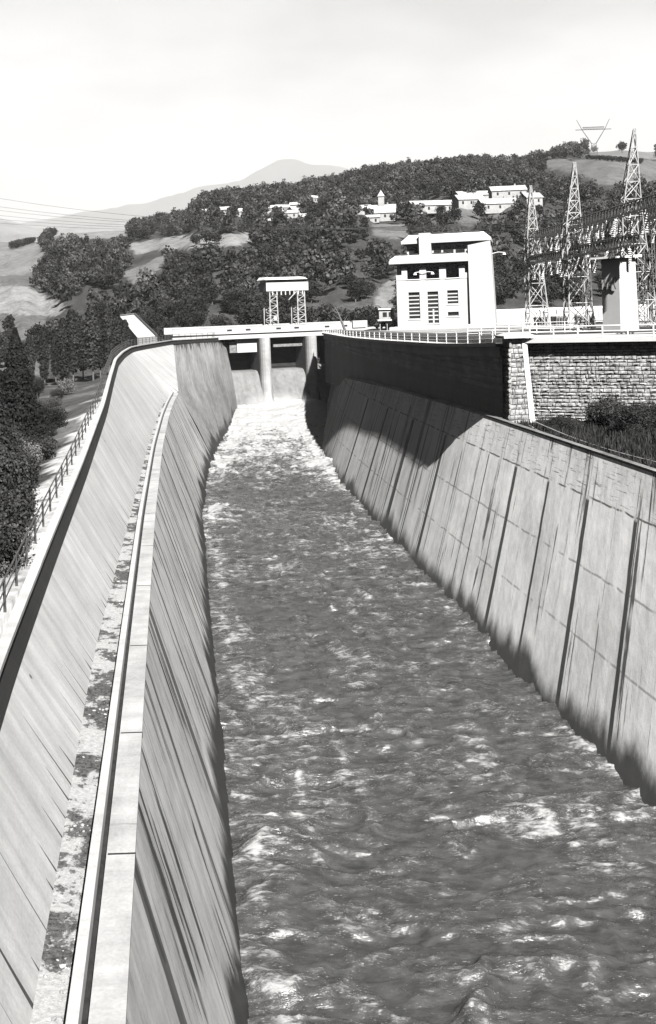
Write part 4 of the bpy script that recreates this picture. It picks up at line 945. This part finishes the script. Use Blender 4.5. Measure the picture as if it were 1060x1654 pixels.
bx(4.2, 6.3, 1.2, 4.2, 13.3, 17.75).build('roof_tower', M['white_paint'], bl)
def lamp(x, y, z, dx):
    mb = MB().tube([(x, y, z), (x + dx * .5, y - .1, z + .22), (x + dx, y - .2, z + .1)], .07, 6); a = mb.build('lamp_arm', M['white_rail'], bl)
    sh = MB().tube([(x + dx, y - .2, z + .12), (x + dx, y - .2, z - .05), (x + dx, y - .2, z - .28)], .12, 8, .34); sh.build('lamp_shade', M['white_rail'], a)
lamp(4.75, -.3, 10.4, -1.3); lamp(4.85, -.3, 10.4, 1.7); lamp(WT, 1.0, 13.4, 2.1)
bx(-1.2, 12.6, -3.2, -.02, -1.0, .75).build('plinth', M['white_paint'], bl)
bx(12.65, 17.2, -3.2, -.78, -1.0, .9).build('plinth', M['white_paint'], bl)
kz = MB().box(-.6, 19, -6.2, -5.8, -.6, .25); kz.build('terrace_kerb', M['grey_steel'], bl)
# hut with overhanging roof slab at the right edge
ht = empty('switch_hut', at_y(1003, 545, 121), 'tall white windowless switch hut with thin overhanging roof slab at the right edge', 'hut'); ht.location.z = 19.55; ht.rotation_euler.z = math.radians(34)
MB().hexa([(0, 0, -.3), (3.4, 0, -.3), (3.4, 2.2, -.3), (0, 2.2, -.3), (.12, 0, 8.5), (3.1, 0, 8.5), (3.1, 2.2, 8.5), (.12, 2.2, 8.5)]).build('wall', M['white_paint'], ht)
MB().hexa([(-.8, -.5, 8.503), (3.6, -.5, 8.603), (3.6, 2.9, 8.603), (-.8, 2.9, 8.503), (-.8, -.5, 8.70), (3.6, -.5, 8.88), (3.6, 2.9, 8.88), (-.8, 2.9, 8.70)]).build('roof_slab', M['white_roof'], ht)
for y in (.45, 1.05, 1.65):
    MB().tube([(.05, y, 6.4), (-.18, y, 6.25), (-.22, y, 5.6), (-.10, y - .1, 5.15)], .08, 6).build('wall_bushing', M['dark_steel'], ht)

# ------------------------------------------------------------------ substation: lattice pylons, beams, insulator strings
def lattice(mb, a0, a1, b0, b1, nseg, r=.05):
    """zig-zag and rungs between two legs a0-a1 and b0-b1"""
    a0, a1, b0, b1 = map(Vector, (a0, a1, b0, b1))
    for k in range(nseg):
        p, q = a0.lerp(a1, k / nseg), b0.lerp(b1, (k + 1) / nseg); p2, q2 = b0.lerp(b1, k / nseg), a0.lerp(a1, (k + 1) / nseg)
        mb.tube([p, q], r, 4, cap=False); mb.tube([p2, q2], r, 4, cap=False)
        mb.tube([q2, q], r, 4, cap=False)
pyl = []
for (px0, px1, pt, pyt, Y, lb) in ((857, 889, 861, 298, 170, 'shortest looking steel lattice pylon with white legs just right of the powerhouse'), (921, 962, 933, 260, 145, 'middle steel lattice pylon with its tall peak above the switchyard beams'), (1012, 1066, 1031, 205, 134, 'tallest looking steel lattice pylon rising at the right edge behind the white hut')):
    g = float(yard_z(Y)); b0, b1, tp = at_y(px0, 531, Y), at_y(px1, 531, Y), at_y(pt, pyt, Y)
    e = empty('lattice_pylon', (b0.x, Y, g), lb, 'pylon', 'lattice pylons of the switchyard'); pyl.append((e, b1.x - b0.x, tp.z - g))
    wd, H_ = b1.x - b0.x, tp.z - g; hb = 13.6; dp = 2.2; tx_ = tp.x - b0.x; lean = .0
    corners = [(0, 0), (wd, 0), (wd, dp), (0, dp)]; tops = [(0 + .1, .2), (wd * .62, .2), (wd * .62, dp - .2), (.1, dp - .2)]
    apex = [(tx_ - .1, dp / 2 - .1), (tx_ + .12, dp / 2 - .1), (tx_ + .12, dp / 2 + .1), (tx_ - .1, dp / 2 + .1)]
    for c, t_, ap in zip(corners, tops, apex):
        MB().tube([(*c, -.2), (*t_, hb), (*ap, H_)], .10 if Y > 140 else .075, 4, .05).build('leg', M['pale_steel'], e)
    for i in range(4):
        j = (i + 1) % 4; mb = MB(); lattice(mb, (*corners[i], 0), (*tops[i], hb), (*corners[j], 0), (*tops[j], hb), 4 if i % 2 == 0 else 6, .06); lattice(mb, (*tops[i], hb), (*apex[i], H_ - .3), (*tops[j], hb), (*apex[j], H_ - .3), 5, .05)
        mb.build('bracing', M['pale_steel'] if i % 2 == 0 else M['grey_steel'], e)
def beam(x0, y0, x1, y1, z, label, dpt=1.1):
    e = empty('lattice_beam', (x0, y0, z), label, 'beam', 'lattice beams over the switchyard'); L = math.hypot(x1 - x0, y1 - y0); e.rotation_euler.z = math.atan2(y1 - y0, x1 - x0)
    for yy_ in (-.5, .5):
        for zz in (0, dpt): MB().tube([(0, yy_, zz), (L, yy_, zz)], .09, 4).build('chord', M['dark_steel'], e)
    mb = MB(); n = int(L / 1.3)
    for yy_ in (-.5, .5):
        for k in range(n): mb.tube([(L * k / n, yy_, 0), (L * (k + .5) / n, yy_, dpt)], .04, 4, cap=False); mb.tube([(L * (k + .5) / n, yy_, dpt), (L * (k + 1) / n, yy_, 0)], .06, 4, cap=False)
    mb.build('lacing', M['dark_steel'], e); return e
insm = MB()
for k in range(9): z = -.2 - k * .17; insm.tube([(0, 0, z), (0, 0, z - .06), (0, 0, z - .12)], .05, 7, .17)
insm.tube([(0, 0, 0), (0, 0, -1.75)], .025, 5)
ins0 = insm.build('insulator_string', M['insul']); tag(ins0, 'pale insulator string hanging beneath a switchyard lattice beam', 'insulator', 'insulator strings of the switchyard')
inn = 0
def hang(p, tilt=0, az=0, s=1.0):
    global inn
    o = ins0 if inn == 0 else ins0.copy()
    if inn: SC.collection.objects.link(o)
    inn += 1; o.location = p; o.rotation_euler = (tilt, 0, az); o.scale = (s, s, s)
rows_ = []
for row, (dx, zb_, hgt) in enumerate(((0.6, 32.9, 0), (9.0, 33.6, 1), (19.0, 34.2, 1), (0.6, 29.4, 0))):
    pts = [(54.0 + dx, 172.0), (51.5 + dx, 146.0), (48.8 + dx, 120.0), (46.0 + dx, 92.0)]
    for i, (a, b) in enumerate(zip(pts[:-1], pts[1:])):
        if row == 3 and i == 2: continue
        beam(*a, *b, zb_, ('upper', 'second', 'rear', 'lower')[row] + ' switchyard lattice beam ' + ('between the shortest and middle pylons', 'between the middle and tallest pylons', 'running on past the tallest pylon to the frame edge')[i])
        n = (11, 9, 8, 9)[row]
        for k in range(n):
            q = (k + .5) / n; x, y = a[0] + (b[0] - a[0]) * q, a[1] + (b[1] - a[1]) * q
            hang((x + random.uniform(-.3, .3), y, zb_ - .05), random.choice((0, .5, -.5, .25)), random.uniform(-.5, .5), random.uniform(1.0, 1.5))
    if hgt:
        for i, (x, y) in enumerate(pts[:3]):
            g = float(yard_z(y)); MBc = MB()
            e = empty('beam_column', (x, y, g), ('far', 'middle', 'near')[i] + (' slim lattice column carrying the second switchyard beam' if row == 1 else ' slim lattice column carrying the rear switchyard beam'), 'column', 'lattice columns of the switchyard')
            for c in ((-.6, -.5), (.6, -.5), (.6, .5), (-.6, .5)): MB().tube([(*c, -.2), (c[0] * .6, c[1], zb_ - g)], .06, 4).build('leg', M['grey_steel'], e)
            mb = MB(); lattice(mb, (-.6, -.5, 0), (-.36, -.5, zb_ - g), (.6, -.5, 0), (.36, -.5, zb_ - g), 10, .04); mb.build('bracing', M['grey_steel'], e)
# switchgear on the yard: transformers and breaker posts
for i, (px, Y) in enumerate(((873, 182), (905, 176), (948, 150), (900, 190), (938, 200))):
    p = at_y(px, 520, Y); g = float(yard_z(Y)); e = empty('transformer', (p.x, Y, g), ('grey transformer with three pale bushings ' + ('behind the foot of the shortest pylon', 'midway between the shortest and middle pylons', 'behind the foot of the middle pylon', 'farther back between the two white-legged pylons', 'rearmost in the switchyard before the low white wall'))[i] if False else 'grey transformer with three pale bushings ' + ('behind the foot of the shortest pylon', 'midway between the shortest and middle pylons', 'behind the foot of the middle pylon', 'farther back left of the middle pylon', 'rearmost before the long white boundary wall')[i], 'transformer', 'transformers in the switchyard')
    MB().box(-.9, .9, -.6, .6, 0, 1.6).build('tank', M['grey_steel'], e)
    for k in range(5): MB().box(-1.0 + k * .42, -.82 + k * .42, -.85, -.62, .3, 1.4).build('radiator', M['dark_steel'], e)
    for k in range(3): MB().tube([(-.5 + k * .5, 0, 1.6), (-.55 + k * .55, 0, 2.7)], .09, 6, .05).build('bushing', M['insul'], e)
# long low boundary wall behind the yard, two tiers with a round coping
a, b = at_y(796, 517, 232), at_y(1090, 492, 232); a.z = yard_z(232) - .4; b.z = a.z
bwl = empty('boundary_wall', a, 'long low white two-tier boundary wall across the back of the switchyard', 'wall', rz=math.atan2(b.y - a.y, b.x - a.x)); Lb = (b - a).length
MB().box(0, Lb, 0, .6, 0, 3.1).build('wall', M['white_paint'], bwl); MB().box(0, Lb, -.7, -.02, 0, 1.3).build('footing', M['pavement'], bwl); MB().tube([(0, .3, 3.2), (Lb, .3, 3.2)], .42, 8).build('round_coping', M['white_roof'], bwl)
for k in range(8): MB().box(4 + k * 6, 4.9 + k * 6, -.1, -.003, 0, 3.0).build('buttress', M['white_paint'], bwl)
# second fine railing crossing the yard
fr_ = empty('yard_fence', (33, 128, 19.85), 'thin three-wire white fence across the yard in front of the lattice pylons', 'fence')
for h in (.35, .7, 1.05, 1.4): MB().tube([(0, 0, h), (16.5, -3, h)], .03, 4).build('wire', M['white_rail'], fr_)
fp = MB().box(-.04, .04, -.04, .04, -.3, 1.45).build('post', M['white_rail'], fr_)
for i in range(12):
    o = fp if i == 0 else dup(fp, fr_); o.location = (i * 1.5, -i * 1.5 * 3 / 16.5, 0)
kb2 = MB().box(0, 18, -.2, .2, -.5, .28).build('yard_kerb', M['white_paint'], loc=None); kb2.location = (31.5, 112, 20.05); kb2.rotation_euler.z = -.25; tag(kb2, 'low white kerb wall behind the right walkway railing', 'kerb')

# ------------------------------------------------------------------ things left of the powerhouse and by the bridge
def car(p, rz, label):
    e = empty('parked_car', p, label, 'car', rz=rz); b = MB(); prof = [(-2.1, .35), (-2.15, .8), (-1.5, 1.0), (-1.0, 1.5), (.4, 1.55), (.85, 1.05), (1.95, .95), (2.1, .45), (2.1, .3)]
    n = len(prof); L_ = [(x, -.75 + (.1 if z > 1.2 else 0), z) for x, z in prof]; R_ = [(x, .75 - (.1 if z > 1.2 else 0), z) for x, z in prof]
    for i in range(n): j = (i + 1) % n; b.quad(L_[i], L_[j], R_[j], R_[i])
    b.poly(L_[::-1]); b.poly(R_); b.build('body', M['car_paint'], e, weld=True, bevel=.05)
    for sx in (-.86, .86):
        MB().poly([(-.95, sx * .79, 1.06), (.5, sx * .79, 1.06), (.3, sx * .78, 1.42), (-.8, sx * .78, 1.42)]).build('side_window', M['window_dark'], e)
    for x in (-1.35, 1.35):
        for y in (-.72, .72):
            wh = MB().tube([(x, y - .1, .33), (x, y + .1, .33)], .33, 12).build('wheel', M['rubber'], e); MB().tube([(x, y - .12, .33), (x, y + .12, .33)], .16, 8).build('rim', M['pale_steel'], wh)
    for y in (-.5, .5): MB().tube([(2.02, y, .72), (2.16, y, .72)], .13, 8).build('headlight', M['white_rail'], e)
    return e
p = at_y(323, 533, 249); c0_ = car((p.x, p.y + 1.0, ROADZ), dam.rotation_euler.z, 'dark old saloon car parked on the bridge road at its left end'); c0_.location.z = ROADZ
c1_ = car(at_y(622, 524, 216), .4, 'dark saloon car parked on the pale forecourt just left of the powerhouse'); c1_.location.z = 19.2
c2_ = car(at_y(634, 523, 213), 1.0, 'second dark car parked tight against the left corner of the powerhouse'); c2_.location.z = 19.2
fc = MB().prism([(34, 233), (36, 262), (62, 262), (62, 225), (42, 205), (41, 190), (36.8, 190), (37.6, 205), (35.5, 218)], 17, 0, [18.3, 18.5, 19.2, 19.2, 19.1, 19.06, 19.04, 19.0, 18.5]); fo = fc.build('forecourt', M['pavement']); fo['kind'] = 'structure'
sh = empty('kiosk', at_y(600, 520, 236), 'small white flat-roofed kiosk on stilts left of the powerhouse', 'kiosk'); sh.location = at_y(617, 505, 207); sh.location.z = 18.95; sh.scale = (.66, .66, .8)
MB().box(-.8, 3.4, 0, 3, 2.7, 4.9).build('wall', M['pale_house'], sh); MB().box(-1.4, 4.2, -.8, 3.4, 2.3, 2.68).build('balcony', M['white_paint'], sh); MB().box(-1.1, 3.8, -.5, 3.3, 4.92, 5.2).build('roof', M['white_roof'], sh)
for x in (-.6, 1.4, 3.2): MB().tube([(x, .2, -.3), (x, .2, 2.3)], .14, 6).build('stilt', M['pale_house'], sh)
MB().box(.2, 1.4, -.04, .1, 3.2, 4.3).build('window', M['window_dark'], sh); MB().box(1.9, 2.9, -.04, .1, 3.2, 4.3).build('window', M['window_dark'], sh)
# leaning bare tree by the right end of the bridge
lt = empty('bare_tree', at_y(559, 531, 236), 'leaning leafless dark tree at the right end of the bridge', 'tree'); lt.location.z = 18.3
tp = at_y(541, 496, 236) - lt.location
tm = MB().tube([(0, 0, -.3), (tp.x * .35, 0, tp.z * .35), (tp.x * .7, 0, tp.z * .75), (tp.x, 0, tp.z)], .32, 7, .08).build('trunk', M['bark'], lt)
for k, d in ((.35, (1.2, .3, 1.3)), (.5, (-1.5, .2, 1.0)), (.6, (.9, -.4, 1.5)), (.75, (-1.2, .3, .9)), (.85, (.5, .2, 1.1))):
    a = Vector((tp.x * k, 0, tp.z * k)); MB().tube([a, a + Vector(d) * .6, a + Vector(d) + Vector((0, 0, .3))], .09, 5, .03).build('branch', M['bark'], lt)
for i, (px, py, Y, s) in enumerate(((600, 512, 262, 1.6), (590, 516, 258, 1.1), (606, 490, 275, 1.3))):
    p = at_y(px, 530, Y); p.z = 17.2; tree('round2', p, s * .6, 'dark round bush on the slope between leaning tree and kiosk', cat='bush', name='round_bush', group='round bushes by the kiosk')
# pale concrete ramp beyond the poplars
r0 = empty('concrete_ramp', (0, 0, 0), 'bright pale concrete ramp with dark rim beyond the poplars left of the bridge', 'ramp')
A_, B_, C_, D_ = at_y(222, 545, 276), at_y(254, 543, 270), at_y(218, 508, 312), at_y(194, 511, 312); r0.location = A_
pts = [q - A_ for q in (A_, B_, C_, D_)]; MB().hexa([(q.x, q.y, q.z - 6) for q in pts] + [tuple(q) for q in pts]).build('slab', M['white_paint'], r0)
for a, b in ((1, 2), (2, 3)): MB().tube([pts[a] + Vector((0, 0, .2)), pts[b] + Vector((0, 0, .2))], .28, 6).build('rim', M['dark_steel'], r0)
# big delta-headed pylon on the crest
q = at_y(962, 240, 1120); q = hill_hit(960, 250); fp_ = empty('hilltop_pylon', q, 'distant wide-armed transmission pylon standing on the bare crest', 'pylon')
k_ = q.y / F_PX; hz = (q.z - (EYE - uv(962, 209)[1] * k_)) * -1; sc_ = k_
mb = MB()
for sx in (-1, 1): mb.tube([(sx * 3.2, 0, 0), (sx * 2.0, 0, hz * .45)], .35, 4, .25)
lattice(mb, (-3.2, 0, 0), (-2, 0, hz * .45), (3.2, 0, 0), (2, 0, hz * .45), 5, .15); mb.build('tower_body', M['grey_steel'], fp_)
for sx in (-1, 1): MB().tube([(sx * 2.0, 0, hz * .45), (sx * 11 * sc_ / .6, 0, hz), (sx * 16 * sc_ / .6, 0, hz + 9)], .35, 4, .2).build('fork', M['dark_steel'], fp_)
mb = MB(); wa = 29 * sc_; mb.tube([(-wa, 0, hz), (wa, 0, hz)], .3, 4); mb.tube([(-wa * .6, 0, hz + 2.2), (wa * .6, 0, hz + 2.2)], .25, 4)
for k in range(14): x = -wa * .6 + k * wa * 1.2 / 14; mb.tube([(x, 0, hz), (x + wa * .6 / 14, 0, hz + 2.2)], .14, 4); mb.tube([(x + wa * .6 / 14, 0, hz + 2.2), (x + wa * 1.2 / 14, 0, hz)], .14, 4)
mb.build('crossarm', M['dark_steel'], fp_)
# power lines fanning from the switchyard to the far left
for i, (px, py, ze, lb) in enumerate(((-60, 318, 0, 'highest'), (-60, 333, 0, 'second highest'), (-60, 340, 0, 'third highest'), (-60, 349, 0, 'third lowest'), (-60, 356, 0, 'second lowest'), (-60, 363, 0, 'lowest'))):
    B = at_y(px, py - 8, 420 + i * 14); A0 = Vector((76 + i * 3.0, 262, 40 + i * .5)); pts = [A0.lerp(B, k / 24) - Vector((0, 0, 9 * 4 * (k / 24) * (1 - k / 24) * .4)) for k in range(25)]
    tag(MB().tube(pts, .045, 4).build('power_line', M['dark_steel']), lb + ' of the thin power lines sagging across the pale sky at left', 'cable', 'power lines across the valley')

# ------------------------------------------------------------------ spray and air
sp_ = N('spray'); sp_.t.nodes.remove(sp_.b); v2 = sp_.t.nodes.new('ShaderNodeVolumePrincipled'); v2.inputs['Color'].default_value = (.9, .9, .9, 1)
ln = sp_.t.nodes.new('ShaderNodeVectorMath'); ln.operation = 'LENGTH'; sp_.t.links.new(sp_.OBJ, ln.inputs[0])
dn = sp_.mul(sp_.mul(sp_.rng(ln.outputs['Value'], 1.0, .25), .10), sp_.rng(sp_.noise(sp_.OBJ, 2.6, 3), .35, .65, .35, 1.3)); sp_.set(v2.inputs['Density'], dn); sp_.t.links.new(v2.outputs[0], sp_.out.inputs['Volume'])
bm = bmesh.new(); bmesh.ops.create_icosphere(bm, subdivisions=3, radius=1.0); sm_ = bpy.data.meshes.new('spray'); bm.to_mesh(sm_); bm.free(); sm_.materials.append(sp_.m)
so_ = bpy.data.objects.new('spray_mist', sm_); SC.collection.objects.link(so_); so_.location = (20.5, 233.5, 3.6); so_.scale = (9.5, 6.0, 3.4); so_.rotation_euler.z = .22; tag(so_, 'white spray hanging over the foam at the foot of the dam', 'spray', kind='stuff')
hz_ = N('haze air'); hz_.t.nodes.remove(hz_.b); vol = hz_.t.nodes.new('ShaderNodeVolumePrincipled'); vol.inputs['Color'].default_value = (.64, .64, .64, 1); vol.inputs['Density'].default_value = 1 / 17000; vol.inputs['Anisotropy'].default_value = 0.0
hz_.t.links.new(vol.outputs[0], hz_.out.inputs['Volume'])
hb_ = MB().box(-16000, 24000, -400, 26000, -30, 3300).build('haze', hz_.m); hb_['kind'] = 'stuff'
